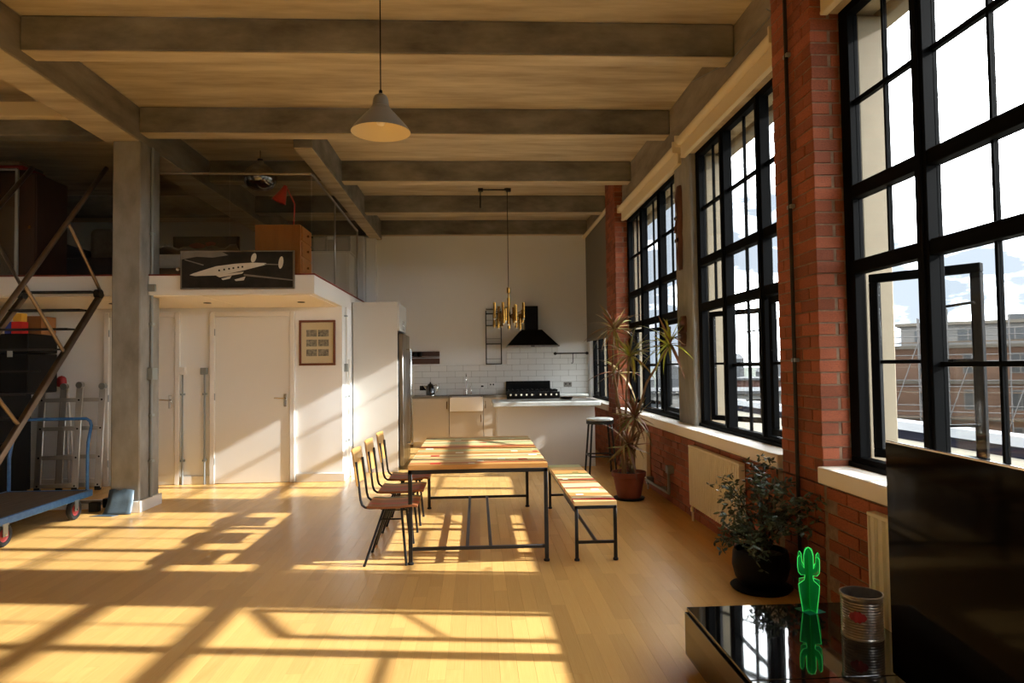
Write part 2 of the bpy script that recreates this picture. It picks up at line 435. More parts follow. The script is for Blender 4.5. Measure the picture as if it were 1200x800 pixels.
for k, (a, b) in enumerate(((-2.41, -1.77), (-3.9, -3.53), (-8, -4.92))):
    o = box(a, b, 9.225, 9.25, 0, .11).build('baseboard_partition', 'white_paint', bev=.004)
    tag(o, ['white skirting board below the framed photographs', 'short white skirting board between the two doors', 'white skirting board behind the ladder'][k], 'skirting', kind='structure')

# concrete column
cl = thing('concrete_column', 'square bare concrete column beside the stair', 'column', (-3.75, 7.72, 0), kind='structure')
box(-3.9, -3.6, 7.5, 7.95, 0, 3.99).build('shaft', 'concrete_pale', cl, bev=.012)
tag(MB().box(-3.6, -3.575, 7.475, 7.975, 0, .12).box(-3.67, -3.6, 7.475, 7.5, 0, .12).build('baseboard_column', 'white_paint', bev=.004), 'white skirting board around the foot of the concrete column', 'skirting', kind='structure')
def conduit(name, pts, r, label, boxes=(), clips=(), matn='conduit_grey', boxmat='galvanised'):
    t = thing(name, label, 'conduit', pts[0]); ORG[t] = Vector(pts[0])
    MB().tube(pts, r, 8).build('pipe', matn, t)
    for b in boxes: box(*b).build('junction_box', boxmat, t, bev=.004)
    for b in clips: box(*b).build('clip', 'galvanised', t, bev=.002)
    return t
conduit('conduit', [(-3.58, 7.72, .12), (-3.58, 7.72, 3.98)], .016, 'grey-green conduit clipped to the side of the concrete column',
        [(-3.6, -3.54, 7.66, 7.78, 1.40, 1.53), (-3.6, -3.52, 7.66, 7.76, 2.37, 2.45)], [(-3.6, -3.555, 7.69, 7.75, z, z+.025) for z in (.5, 1.0, 2.0, 3.0)])

# right wall: spandrel -------------------------------------------------
SB = .765
wr = box(XW+.006, 2.5, YR, YB, 0, SB).build('wall_right', 'mortar')
tag(wr, 'red brick wall below the windows', 'wall', kind='structure')
bm = unit('brick', .025)
bricks = []
CH = .0755
for c in range(int(SB/CH)+1):
    z0 = c*CH; z1 = min(z0+CH-.009, SB-.001)
    if z1-z0 < .02: continue
    y = 1.2-(.1125 if c % 2 else 0)
    while y < YB:
        bl = .225
        y0, y1 = y, min(y+bl-.009, YB)
        if not (y1 > 4.05 and y0 < 4.6) and not (y1 > 10.03 and y0 < 10.76):
            j = random.uniform(-.003, .004); bricks.append((XW-.002+j, XW+.05, y0, y1, z0+.004, z1+.004))
        y += bl
bricks.sort(key=lambda b: pix_area(b, 'x')*(0.2 if b[2] < 3.3 else 1), reverse=True)
for b in bricks[:300]: block('brick', bm, wr, b)
mb = MB()
for b in bricks[300:]: mb.box(*b)
o = mb.build('far_bricks', 'brick', wr, smooth=False); o['kind'] = 'stuff'
# brick piers
def pier(y0, y1, name, label, individual):
    t = box(XW+.006, 2.5, y0+.006, y1, 0, ZC).build(name, 'mortar')
    tag(t, label, 'pier', kind='structure')
    L = []; w = y1-y0; n = int(ZC/CH)
    for c in range(n+1):
        z0 = c*CH+.004; z1 = min(z0+CH-.009, ZC-.001)
        if z1-z0 < .02: continue
        j = lambda: random.uniform(-.004, .003)
        cuts = [0, .225] if c % 2 == 0 else [0, .1125]
        while cuts[-1]+.225 < w-.06: cuts.append(cuts[-1]+.225)
        cuts.append(w)
        rw = .115 if c % 2 == 0 else XF-XW
        for k in range(len(cuts)-1):
            a, b = y0+cuts[k], y0+cuts[k+1]-.009
            L.append((XW+j(), XW+(rw-.006 if k == 0 else .06), a+(j() if k == 0 else 0), b, z0, z1, 'x'))
        if c % 2 == 0: L.append((XW+rw+.014, XF+.03, y0+j(), y0+.11, z0, z1, 'y'))
    if individual:
        L.sort(key=lambda b: pix_area(b, 'x')+pix_area(b, 'y'), reverse=True)
        for b in L[:300]: block('brick', bm, t, b)
        L = L[300:]
    if L:
        mb = MB()
        for b in L: mb.box(*b[:6])
        o = mb.build('brickwork', 'brick', t, smooth=False); o['kind'] = 'stuff'
    return t
pier(4.05, 4.6, 'brick_pier', 'red brick pier with a vertical conduit between two large windows', True)
pier(10.03, 10.76, 'brick_pier', 'narrow red brick pier behind the spiky plant', False)
pier(1.0, 1.55, 'brick_pier', 'red brick pier beside the television', False)
pier(-2.55, -2.0, 'brick_pier', 'red brick pier, second beyond the television', False)
pier(-6.15, -5.6, 'brick_pier', 'red brick pier, third beyond the television', False)
pc = tag(box(2.2, 2.5, 6.83, 7.38, SB, 3.7).build('window_column', 'concrete_pale', bev=.015), 'pale concrete column between windows with a carved mask hung on it', 'column', kind='structure')
tag(box(2.2, 2.5, 13.18, 13.4, SB, 3.7).build('window_column', 'white_wall', bev=.006), 'white plastered window jamb at the kitchen corner', 'column', kind='structure')
wall('wall_right_rear', (2.2, 2.5, YR, -9.2, SB, 3.7), 'mortar', 'brick end pier at the sitting end')
# sills
def sill(n, y0, y1, lab):
    o = box(2.045, 2.27, y0, y1, SB+.004, .868).build('trim_%d' % n, 'sill_paint', bev=.008, seg=2)
    tag(o, lab, 'window sill', kind='structure')
sill(1, 1.55, 4.05, 'thick white window sill behind the television')
sill(2, 4.6, 10.03, 'long white window sill above the ribbed radiator')
sill(3, 10.76, 13.38, 'white window sill at the kitchen end')
sill(4, -9.2, 1.0, 'long white window sill at the sitting end')

# windows --------------------------------------------------------------
Z0, Z1, ZT = .868, 3.66, (3.06, 2.51, 2.06, 1.48)
def window(n, y0, y1, ms, label, ajar=0):
    w = thing('window_%d' % n, label, 'window', (XF, (y0+y1)/2, Z0), kind='structure')
    fr = MB(); t = .10; xa, xb = XF, XF+.065
    fr.box(xa, xb, y0, y1, Z0, Z0+.06).box(xa, xb, y0, y1, Z1-.06, Z1)
    fr.box(xa, xb, y0, y0+t, Z0+.06, Z1-.06).box(xa, xb, y1-t, y1, Z0+.06, Z1-.06)
    fr.build('frame', 'black_frame', w, bev=.004)
    MB().box(XF-.02, XF, y0, y1, Z0, Z0+.03).build('bottom_bead', 'black_frame', w, bev=.003)
    for m_ in ms:
        mu = box(xa-.02, xb, m_-.045, m_+.045, Z0+.05, Z1-.05).build('mullion', 'black_frame', w, bev=.006)
        box(xa-.032, xa-.02, m_-.022, m_+.022, Z0+.05, Z1-.05).build('mullion_bead', 'black_frame', mu, bev=.004)
    bays = [y0+t]+[v for m_ in ms for v in (m_-.045, m_+.045)]+[y1-t]
    bays = [(bays[i], bays[i+1]) for i in range(0, len(bays), 2)]
    zlow, ztop = Z0+.06, Z1-.06
    for k, (a, b) in enumerate(bays):
        mid = (a+b)/2; center = k == 1
        for z in (2.51, 2.06):
            box(xa-.012, xb, a, b, z-.04, z+.04).build('transom', 'black_frame', w, bev=.005)
        box(xa+.025, xa+.055, a, b, 3.06-.014, 3.06+.014).build('glazing_bar', 'black_frame', w)
        zones = [(zlow, 1.48), (1.48, 2.02), (2.10, 2.47), (2.55, 3.06), (3.06, ztop)]
        vb0 = zlow if center else 2.10
        for (c, d) in (((vb0, 2.02),) if center else ())+((2.10, 2.47), (2.55, ztop)):
            box(xa+.028, xa+.052, mid-.009, mid+.009, c, d).build('glazing_bar', 'black_frame', w)
        if center:
            box(xa+.025, xa+.055, a, b, 1.48-.012, 1.48+.012).build('glazing_bar', 'black_frame', w)
        for zi, (c, d) in enumerate(zones):
            if not center and zi < 2: continue
            for (p, q) in ((a, mid-.009), (mid+.009, b)):
                box(xa+.036, xa+.042, p, q, c, d).build('pane', 'glass', w, smooth=False)
        if not center:
            # hinged inner sash in the lower light
            sw, shh = b-a-.03, 2.02-zlow-.02
            ang = RAD(ajar) if (ajar and k == 2) else 0
            hx, hy = (xa+.055, b-.045) if ang else (xa+.01, b-.015)
            e = bpy.data.objects.new('casement', None); col.objects.link(e); e.parent = w
            e.location = Vector((hx, hy, zlow+.01))-ORG[w]; e.rotation_euler.z = ang; ORG[e] = Vector((0, 0, 0))
            s_ = MB(); f = .05
            s_.box(0, .045, -sw, 0, 0, f).box(0, .045, -sw, 0, shh-f, shh).box(0, .045, -sw, -sw+f, f, shh-f).box(0, .045, -f, 0, f, shh-f)
            s_.box(.01, .035, -sw+f, -f, .545, .567)
            s_.build('sash', 'black_frame', e, bev=.004)
            box(.02, .026, -sw+f, -f, f, .545).build('pane', 'glass', e, smooth=False)
            box(.02, .026, -sw+f, -f, .567, shh-f).build('pane', 'glass', e, smooth=False)
            for z in (.22, .86):
                MB().tube([(0, -sw+.03, z), (-.03, -sw+.03, z), (-.035, -sw+.04, z), (-.035, -sw+.17, z-.012)], .008, 6).build('handle', 'satin_black', e)
    return w
PI = math.pi
window(1, 1.55, 4.05, (2.45, 3.30), 'large black steel window behind the television, casement swung out', ajar=34)
window(2, 4.6, 6.83, (5.25, 6.05), 'tall black steel window above the ribbed radiator', ajar=33)
window(3, 7.38, 10.03, (8.2, 9.1), 'tall black steel window beyond the mask column', ajar=24)
window(4, 10.76, 13.18, (11.55, 12.4), 'black steel window half covered by the grey blind')
window(5, -2.0, 1.0, (-1.0, 0.0), 'unseen black steel window added for light at the sitting end beside the television pier')  # unseen windows behind the camera, added for sunlight and floor bounce
window(6, -5.6, -2.55, (-4.6, -3.55), 'unseen black steel window added for light in the middle of the sitting end')
window(7, -9.2, -6.15, (-8.2, -7.15), 'unseen black steel window added for light at the far corner of the sitting end')
# outside stone surrounds
for k, (y0, y1, lab) in enumerate(((4.0, 4.65, 'behind the near brick pier'), (6.78, 7.43, 'behind the mask column'), (9.98, 10.8, 'behind the far brick pier'), (.95, 1.6, 'beside the television window'), (13.15, 13.5, 'at the kitchen corner'))):
    o = box(2.5, 2.53, y0+.03, y1-.03, -1, 3.8)
    o.box(2.348, 2.53, y0+.0, y0+.05, .81, 3.62)
    tag(o.build('stone_pilaster', 'cream_stone', bev=.01), 'cream stone outer window surround '+lab, 'pilaster', kind='structure')
tag(box(2.5, 2.64, YR, YB+.1, 3.60, 4.4).build('stone_lintel', 'cream_stone', bev=.02), 'cream stone lintel band outside above the windows', 'lintel', kind='structure')
tag(box(2.5, 2.62, YR, YB+.1, .70, .80).build('stone_cill', 'cream_stone', bev=.01), 'cream stone ledge outside below the windows', 'ledge', kind='structure')

# doors ------------------------------------------------------------------
def door(n, x0, x1, zt, hand, label):
    d = thing('door_%d' % n, label, 'door', ((x0+x1)/2, 9.24, 0), kind='structure')
    f = MB(); a = .065
    f.box(x0-a, x0, 9.205, 9.25, 0, zt+a).box(x1, x1+a, 9.205, 9.25, 0, zt+a).box(x0, x1, 9.205, 9.25, zt, zt+a)
    f.build('architrave', 'white_paint', d, bev=.006)
    box(x0+.004, x1-.004, 9.222, 9.25, .006, zt-.004).build('leaf', 'door_paint', d, bev=.003)
    hx = x1-.06 if hand > 0 else x0+.06
    h = box(hx-.02, hx+.02, 9.212, 9.223, 1.0, 1.17).build('handle_plate', 'chrome', d, bev=.004)
    MB().tube([(hx, 9.21, 1.11), (hx, 9.175, 1.11), (hx-.03*hand, 9.165, 1.112), (hx-.13*hand, 9.165, 1.118)], .009, 8).build('lever', 'chrome', h)
    for z in (.25, 1.1, 1.95):
        xx = x0 if hand > 0 else x1
        MB().tube([(xx, 9.212, z), (xx, 9.212, z+.09)], .008, 6).build('hinge', 'galvanised', d)
door(1, -3.46, -2.485, 2.2, 1, 'flush cream door between grey conduits and framed photographs')
door(2, -4.82, -3.975, 2.2, 1, 'flush cream door half hidden behind the concrete column')

# conduits on the partition and end wall
conduit('conduit', [(-3.875, 9.215, 0.0), (-3.875, 9.215, 1.5)], .012, 'grey conduit topped by a white switch beside the doors',
        [(-3.91, -3.84, 9.19, 9.25, 1.44, 1.54)], [(-3.9, -3.85, 9.2, 9.25, z, z+.025) for z in (.3, 1.17)], boxmat='white_paint')
conduit('conduit', [(-3.59, 9.215, 0.0), (-3.59, 9.215, 1.48)], .012, 'grey conduit topped by a grey steel switch box',
        [(-3.635, -3.555, 9.18, 9.25, 1.44, 1.53)], [(-3.615, -3.565, 9.2, 9.25, z, z+.025) for z in (.3, 1.17)], boxmat='conduit_grey')
conduit('conduit', [(-1.775, 9.42, .12), (-1.775, 9.42, 2.33)], .014, 'white painted conduit full height on the sunlit end wall',
        [(-1.8, -1.755, 9.38, 9.47, 1.45, 1.56)], [(-1.8, -1.76, 9.39, 9.45, z, z+.02) for z in (.5, 1.1, 2.2)], matn='white_paint')
conduit('conduit', [(-1.775, 9.6, .12), (-1.775, 9.6, 1.55)], .014, 'short white conduit with switch on the sunlit end wall',
        [(-1.8, -1.755, 9.55, 9.66, 1.5, 1.62)], [(-1.8, -1.76, 9.57, 9.63, z, z+.02) for z in (.5, 1.1)], matn='white_paint', boxmat='white_paint')
conduit('conduit', [(2.055, 4.325, .1), (2.055, 4.325, 4.3)], .013, 'grey steel conduit running up the brick pier',
        [], [(2.045, 2.075, 4.295, 4.355, z, z+.025) for z in (.5, 1.5, 2.5, 3.5)], matn='steel_dark')
conduit('conduit', [(.09, 11.28, 4.13), (.09, 11.28, 4.34), (.09, 10.92, 4.34), (.54, 10.92, 4.34)], .012, 'dark conduit under the slab feeding the brass chandelier',
        [(.05, .13, 10.88, 10.96, 4.31, 4.36), (.5, .58, 10.88, 10.96, 4.31, 4.36)], matn='steel_dark', boxmat='steel_dark')
conduit('heating_pipe', [(2.0, 8.10, .12), (2.03, 7.24, .12), (2.03, 7.24, .36)], .017, 'painted grey heating pipe low on the brick wall',
        [(2.01, 2.08, 7.2, 7.29, .33, .41)], [(2.02, 2.08, 7.5, 7.55, .1, .14), (2.0, 2.08, 8.06, 8.12, .08, .16)], matn='conduit_grey')
cb = [Vector((2.17, 6.6, 4.3)), Vector((2.17, 5.6, 4.05)), Vector((2.15, 4.7, 4.0)), Vector((2.06, 4.61, 3.98))]
tag(MB().tube(cb, .004, 5).build('cable', 'galvanised', at=cb[0]), 'thin grey cable slung along the edge beam to the pier', 'cable')

# roller blinds
def blind(y0, y1, x, label, drop=.10):
    t = thing('roller_blind', label, 'blind', (x, (y0+y1)/2, 3.8))
    MB().tube([(x, y0, 3.80), (x, y1, 3.80)], .042, 14).build('roller', 'blind_cream', t)
    box(x+.015, x+.055, y0, y1, 3.80-.05-drop, 3.80-.02).build('fabric', 'blind_grey' if drop > .5 else 'blind_cream', t)
    box(x+.008, x+.06, y0, y1, 3.80-.075-drop, 3.80-.05-drop).build('bottom_bar', 'blind_cream', t, bev=.005)
    for y in (y0, y1): box(x-.05, x+.06, y-.008, y+.008, 3.74, 3.86).build('bracket', 'blind_cream', t, bev=.003)
blind(4.62, 6.9, 2.12, 'rolled up cream blind over the window by the ribbed radiator')
blind(7.1, 9.95, 2.15, 'rolled up cream blind over the window beyond the mask column')
blind(1.6, 4.02, 2.12, 'rolled up cream blind over the window behind the television')
t = thing('roller_blind', 'grey blind drawn down over the kitchen corner window', 'blind', (2.17, 12.1, 4.0))
MB().tube([(2.15, 10.8, 4.03), (2.15, 13.36, 4.03)], .035, 12).build('roller', 'blind_cream', t)
box(2.172, 2.178, 10.82, 13.34, 1.98, 4.03).build('fabric', 'blind_grey', t)
box(2.165, 2.185, 10.82, 13.34, 1.95, 1.98).build('bottom_bar', 'blind_grey', t, bev=.004)

# radiators ---------------------------------------------------------------
def radiator(y0, y1, z0, z1, n, label):
    t = thing('radiator', label, 'radiator', (2.03, (y0+y1)/2, 0))
    mb = MB(); w = (y1-y0)/n; poly = []
    for k in range(n):
        a = y0+k*w
        poly += [(a, 2.035), (a+w*.18, 2.035), (a+w*.30, 2.02), (a+w*.70, 2.02), (a+w*.82, 2.035)]
    poly += [(y1, 2.035), (y1, 2.065), (y0, 2.065)]
    mb.prism([(a, b) for a, b in poly], z0, z1, lambda a, b, h: (b, a, h))
    mb.f = [tuple(reversed(f)) for f in mb.f]
    mb.build('panel', 'radiator', t, smooth=False)
    box(2.015, 2.068, y0-.006, y1+.006, z1, z1+.02).build('top_grille', 'radiator', t, bev=.004)
    for y in (y0-.004, y1-.008): box(2.017, 2.067, y, y+.012, z0, z1).build('side_cover', 'radiator', t, bev=.002)
    for y in (y0+.02, y1-.02):
        p = MB().tube([(2.04, y, 0), (2.04, y, z0+.01)], .011, 8).build('pipe', 'radiator', t)
        MB().tube([(2.04, y, z0-.06), (2.04, y, z0-.01)], .02, 8).build('valve', 'chrome', p)
radiator(5.235, 6.49, .15, .70, 26, 'wide cream ribbed radiator under the window nearest the leafy dark plant')
radiator(2.2, 3.48, .15, .70, 18, 'cream ribbed radiator behind the television and tin can')
radiator(8.15, 9.1, .12, .66, 16, 'cream ribbed radiator behind the potted spiky plant')

# dining table ---------------------------------------------------------------
TX0, TX1, TY0, TY1, TZ = -.535, .535, 5.27, 7.33, .75
tb = thing('dining_table', 'long dining table of multicoloured wood strips on a thin steel frame', 'table', (0, 6.3, 0))
pal = ['wood_honey', 'wood_red', 'wood_pale', 'wood_cream', 'wood_pale', 'wood_brown', 'wood_cream', 'wood_honey', 'wood_pale', 'wood_green', 'wood_sage', 'wood_honey', 'wood_orange', 'wood_brown', 'wood_red', 'wood_pale', 'wood_cream', 'wood_sage', 'wood_green', 'wood_cream', 'wood_honey', 'wood_sage', 'wood_cream', 'wood_green', 'wood_pale']
wid = [.10, .035, .16, .06, .13, .03, .09, .16, .06, .03, .09, .15, .03, .05, .04, .13, .05, .09, .025, .12, .10, .07, .08, .03, .12]
def strip_top(parent, x0, x1, y0, y1, z0, z1, pal, wid, skew):
    tot = sum(wid); edges = [(y0, y0)]; acc = 0
    for k, w in enumerate(wid):
        acc += w; y = y0+(y1-y0)*acc/tot
        s = random.uniform(-skew, skew) if k < len(wid)-1 else 0
        edges.append((y-s, y+s))
    out = []
    for k in range(len(wid)):
        (a, b), (c, d) = edges[k], edges[k+1]
        g = .0006; dz = random.uniform(0, .0012)
        mb = MB().hexa([(x0, a+g, z0), (x1, b+g, z0), (x1, d-g, z0), (x0, c-g, z0), (x0, a+g, z1-dz), (x1, b+g, z1-dz), (x1, d-g, z1-dz), (x0, c-g, z1-dz)])
        out.append((mb.build('top_strip', pal[k], parent, smooth=False), (a+b+c+d)/4))
    return out
st = strip_top(tb, TX0, TX1, TY0, TY1, TZ-.035, TZ, pal, wid, .012)
def inlay(sts, x, y, lx, ly, mt, z):
    o = min(sts, key=lambda s: abs(s[1]-y))[0]
    box(x-lx/2, x+lx/2, y-ly/2, y+ly/2, z-.004, z+.0012).build('inlay', mt, o, smooth=False)
for x, y, lx, ly, mt in ((-.33, 5.36, .08, .07, 'inlay_red'), (.36, 5.52, .07, .075, 'inlay_red'), (.02, 5.46, .05, .06, 'inlay_white'), (.19, 5.56, .06, .06, 'inlay_white'),
                         (.46, 5.78, .07, .06, 'inlay_white'), (-.36, 5.82, .07, .05, 'inlay_red'), (-.16, 6.0, .07, .06, 'inlay_white'), (.32, 6.05, .06, .06, 'inlay_white'),
                         (-.44, 6.3, .07, .06, 'inlay_white'), (.5, 6.0, .04, .07, 'wood_red'), (-.05, 5.34, .05, .03, 'inlay_white'), (.05, 6.75, .07, .04, 'wood_red'), (-.2, 7.0, .06, .05, 'inlay_white'), (.35, 7.1, .06, .05, 'inlay_white')):
    inlay(st, x, y, lx, ly, mt, TZ)
fr = MB(); a = .03; z1 = TZ-.036
for x in (TX0+.015, TX1-.015): fr.bar((x, TY0, z1-a/2), (x, TY1, z1-a/2), a, a)
for y in (TY0+.015, TY1-.015): fr.bar((TX0, y, z1-a/2), (TX1, y, z1-a/2), a, a)
fr.build('apron_frame', 'steel_dark', tb, bev=.002)
for x in (TX0+.015, TX1-.015):
    for y in (TY0+.015, TY1-.015):
        lg = MB().bar((x, y, .02), (x, y, z1-a), a, a).build('leg', 'steel_dark', tb, bev=.002)
        MB().lathe([(.022, 0), (.024, .012), (.014, .022)], (x, y, 0), 10, close=True).build('foot', 'rubber', lg)
for y in (TY0+.015, TY1-.015):
    MB().bar((TX0+.03, y, .115), (TX1-.03, y, .115), .025, .025).build('stretcher', 'steel_dark', tb, bev=.002)
for x in (-.09, .09):
    MB().bar((x, TY0+.03, .115), (x, TY1-.03, .115), .025, .025).build('long_stretcher', 'steel_dark', tb, bev=.002)

# bench ------------------------------------------------------------------------
bn = thing('bench', 'narrow bench of multicoloured wood strips beside the dining table', 'bench', (.9, 6.2, 0))
pal2 = ['wood_pale', 'inlay_red', 'wood_cream', 'wood_honey', 'wood_cream', 'wood_pale', 'wood_red', 'wood_cream', 'wood_orange', 'wood_pale', 'wood_red', 'wood_sage', 'wood_cream', 'wood_green', 'wood_honey', 'wood_pale', 'wood_sage']
wid2 = [.06, .05, .08, .12, .1, .07, .04, .16, .05, .1, .05, .08, .12, .05, .2, .13, .13]
sb = strip_top(bn, .735, 1.065, 5.25, 7.2, .42, .45, pal2, wid2, .02)
for x, y, lx, ly, mt in ((.82, 5.55, .06, .05, 'inlay_white'), (.98, 5.75, .07, .06, 'inlay_white'), (.8, 6.3, .05, .05, 'inlay_white'), (.95, 6.7, .06, .05, 'wood_green'), (.96, 5.36, .16, .04, 'inlay_red')):
    inlay(sb, x, y, lx, ly, mt, .45)
fr = MB()
for x in (.75, 1.05): fr.bar((x, 5.25, .406), (x, 7.2, .406), .025, .025)
for y in (5.2625, 7.1875): fr.bar((.74, y, .406), (1.06, y, .406), .025, .025)
fr.build('seat_frame', 'steel_dark', bn, bev=.002)
for x in (.75, 1.05):
    for y in (5.2625, 7.1875):
        lg = MB().bar((x, y, .02), (x, y, .394), .025, .025).build('leg', 'steel_dark', bn, bev=.002)
        MB().lathe([(.02, 0), (.021, .012), (.012, .022)], (x, y, 0), 10, close=True).build('foot', 'rubber', lg)
for y in (5.2625, 7.1875): MB().bar((.76, y, .14), (1.04, y, .14), .022, .022).build('stretcher', 'steel_dark', bn, bev=.002)
MB().bar((.9, 5.27, .14), (.9, 7.18, .14), .022, .022).build('long_stretcher', 'steel_dark', bn, bev=.002)

# chairs ------------------------------------------------------------------------
def make_chair():
    c = thing('dining_chair', '', 'chair', (0, 0, 0), group='dining chairs along the table', local=True)
    # seat: faces +X, slats running front to back; origin under the seat centre
    cols = ['wood_brown', 'wood_red', 'wood_brown', 'wood_honey', 'wood_green']
    ws = [.10, .05, .12, .07, .06]; y = -.2
    for k, w in enumerate(ws):
        y1 = y+w
        pts = [(-.185, .452), (-.10, .444), (.05, .447), (.155, .457), (.195, .450)]
        vs = []
        for xx, zz in pts:
            tp = .012 if k == 0 else 0; tq = .012 if k == len(ws)-1 else 0
            sgn = abs(xx+.185)/.38
            vs += [(xx, y+.0006-tp*(sgn-.5)*0, zz-.016), (xx, y1-.0006, zz-.016), (xx, y1-.0006, zz), (xx, y+.0006, zz)]
        n = len(pts); fs = [(0, 1, 2, 3), tuple(4*(n-1)+q for q in (3, 2, 1, 0))]
        for i in range(n-1):
            for q in range(4): fs.append((4*i+q, 4*i+4+q, 4*i+4+(q+1) % 4, 4*i+(q+1) % 4))
        MB().add(vs, fs).build('seat_slat', cols[k], c, smooth=False); y = y1
    # backrest: curved ply board
    N = 7; vs = []
    for i in range(N+1):
        yy = -.19+.38*i/N; bow = -.028*(1-(yy/.19)**2)
        for (xx, zz) in ((-.262, .60), (-.250, .60), (-.288, .865), (-.300, .865)):
            vs.append((xx+bow, yy, zz))
    fs = [(0, 1, 2, 3), tuple(4*N+q for q in (3, 2, 1, 0))]
    for i in range(N):
        for q in range(4): fs.append((4*i+q, 4*i+4+q, 4*i+4+(q+1) % 4, 4*i+(q+1) % 4))
    mb = MB().add(vs, fs); mb.f = [tuple(reversed(f)) for f in mb.f]
    mb.build('backrest', 'chair_ply', c, bev=.003)
    r = .0095
    for s in (-1, 1):
        y = .15*s
        MB().tube([(.13, y, .428), (-.17, y, .428), (-.205, y, .433), (-.228, y, .452), (-.24, y, .49), (-.252, y*1.0, .60), (-.272, y, .78)], r, 8).build('back_rod', 'black_rod', c)
        a = MB().tube([(-.06, y*1.05, .428), (-.205, s*.195, .008)], r*1.05, 8).build('leg', 'black_rod', c)
        MB().tube([(-.202, s*.1945, .016), (-.2085, s*.1958, 0)], .011, 8).build('foot', 'rubber', a)
        a = MB().tube([(.07, y*1.05, .428), (.108, s*.195, .008)], r*1.05, 8).build('leg', 'black_rod', c)
        MB().tube([(.1073, s*.1945, .016), (.1087, s*.1958, 0)], .011, 8).build('foot', 'rubber', a)
        MB().tube([(-.092, s*.166, .345), (.082, s*.166, .345)], .007, 6).build('side_bar', 'black_rod', c)
    MB().tube([(.09, -.16, .424), (.09, .16, .424)], r, 8).build('cross_bar', 'black_rod', c)
    MB().tube([(-.08, -.16, .424), (-.08, .16, .424)], r, 8).build('cross_bar', 'black_rod', c)
    return c
ch = make_chair(); ch.location = (-.66, 5.46, 0)
ch['label'] = 'plywood-backed chair with black rod legs, at the table end farthest from the kitchen'
dup(ch, (-.665, 6.10, 0), 0, 'plywood-backed chair with black rod legs, middle one of three at the table')
dup(ch, (-.66, 6.75, 0), 0, 'plywood-backed chair with black rod legs, at the table end nearest the kitchen')

# kitchen: tall fridge housing -----------------------------------------------------
th = thing('tall_cabinet', 'tall pale housing panel enclosing the steel fridge', 'cabinet', (-1.45, 10.3, 0))
box(-1.785, -1.145, 9.95, 9.975, 0, 2.45).build('side_panel', 'cabinet_white', th, bev=.003)
box(-1.785, -1.14, 9.975, 11.0, 2.03, 2.45).build('top_box', 'cabinet_white', th, bev=.003)
d = box(-1.14, -1.12, 9.98, 10.48, 2.035, 2.445).build('door', 'cabinet_white', th, bev=.003)
box(-1.12, -1.105, 10.40, 10.43, 2.06, 2.20).build('handle', 'chrome', d, bev=.003)
d = box(-1.14, -1.12, 10.49, 10.99, 2.035, 2.445).build('door', 'cabinet_white', th, bev=.003)
box(-1.12, -1.105, 10.54, 10.57, 2.06, 2.20).build('handle', 'chrome', d, bev=.003)
box(-1.785, -1.145, 10.98, 11.0, 0, 2.03).build('side_panel', 'cabinet_white', th, bev=.003)
fg = thing('fridge', 'stainless steel fridge with long bar handles in the tall housing', 'fridge', (-1.4, 10.45, 0))
box(-1.75, -1.13, 9.985, 10.96, .05, 2.0).build('body', 'steel_dark', fg, bev=.004)
for a, b in ((9.99, 10.47), (10.48, 10.955)):
    d = box(-1.13, -1.07, a, b, .08, 1.99).build('door', 'steel_brushed', fg, bev=.006)
    y = b-.05 if a < 10.2 else a+.05
    MB().tube([(-1.07, y, .35), (-1.01, y, .35), (-1.005, y, .37), (-1.005, y, 1.75), (-1.01, y, 1.77), (-1.07, y, 1.77)], .011, 8).build('handle', 'chrome', d)
for y in (10.05, 10.9): MB().lathe([(.03, 0), (.03, .05)], (-1.2, y, 0), 10, close=True).build('foot', 'rubber', fg)

# tiles on the kitchen wall -----------------------------------------------------------
bk = box(-1.22, 2.19, 13.392, 13.399, .94, 1.522)
bk.box(.585, 1.6, 13.392, 13.399, 1.522, 1.867).box(1.6, 2.19, 13.392, 13.399, 1.522, 1.752)
ts = bk.build('tile_backing', 'grout')
tag(ts, 'white subway tile splashback behind the sink and range cooker', 'splashback', kind='structure'); ts.name = 'wall_splashback'
tm = unit('tile', .03)
TW, TH = .318, .115
for r_ in range(8):
    z0 = .95+r_*TH; off = -(TW/2) if r_ % 2 else 0
    xa, xb = (-1.22, 2.19) if r_ < 5 else (.585, 2.19) if r_ < 7 else (.585, 1.6)
    z1 = z0+TH-.006
    x = -1.22+off
    while x < xb:
        a, b = max(x, xa), min(x+TW-.006, xb)
        if b-a > .03:
            block('tile', tm, ts, (a, b, 13.380, 13.396, z0, z1))
        x += TW

# base cabinets ------------------------------------------------------------------------
YF = 12.80
def cabinet(x0, x1, label, doors, z1=.91, hside=1, fz1=None):
    t = thing('base_cabinet', label, 'cabinet', ((x0+x1)/2, 13.08, 0), group=None)
    box(x0, x1, YF+.02, 13.378, .1, z1).build('body', 'cabinet_paint', t)
    box(x0, x1, YF+.06, YF+.08, 0, .1).build('plinth', 'cabinet_paint', t)
    for a, b, hs in doors:
        top = fz1 or z1-.005
        d = box(a+.003, b-.003, YF, YF+.02, .105, top).build('door', 'cabinet_paint', t, bev=.002)
        hx = b-.04 if hs > 0 else a+.04
        MB().tube([(hx, YF, top-.06), (hx, YF-.03, top-.06), (hx, YF-.03, top-.19), (hx, YF, top-.19)], .007, 6).build('handle', 'brass', d)
cabinet(-1.20, -.53, 'pale base cabinet beside the fridge under the kettle', [(-1.20, -.53, 1)])
cabinet(-.525, .105, 'pale base cabinet below the butler sink', [(-.525, .105, 1)], z1=.66)
cabinet(.11, .55, 'narrow pale base cabinet between sink and range cooker', [(.11, .55, -1)])
cabinet(1.555, 2.06, 'pale base cabinet in the window corner', [(1.555, 2.06, -1)])
sk = thing('butler_sink', 'white ceramic butler sink set into the worktop', 'sink', (-.21, 13.0, .665))
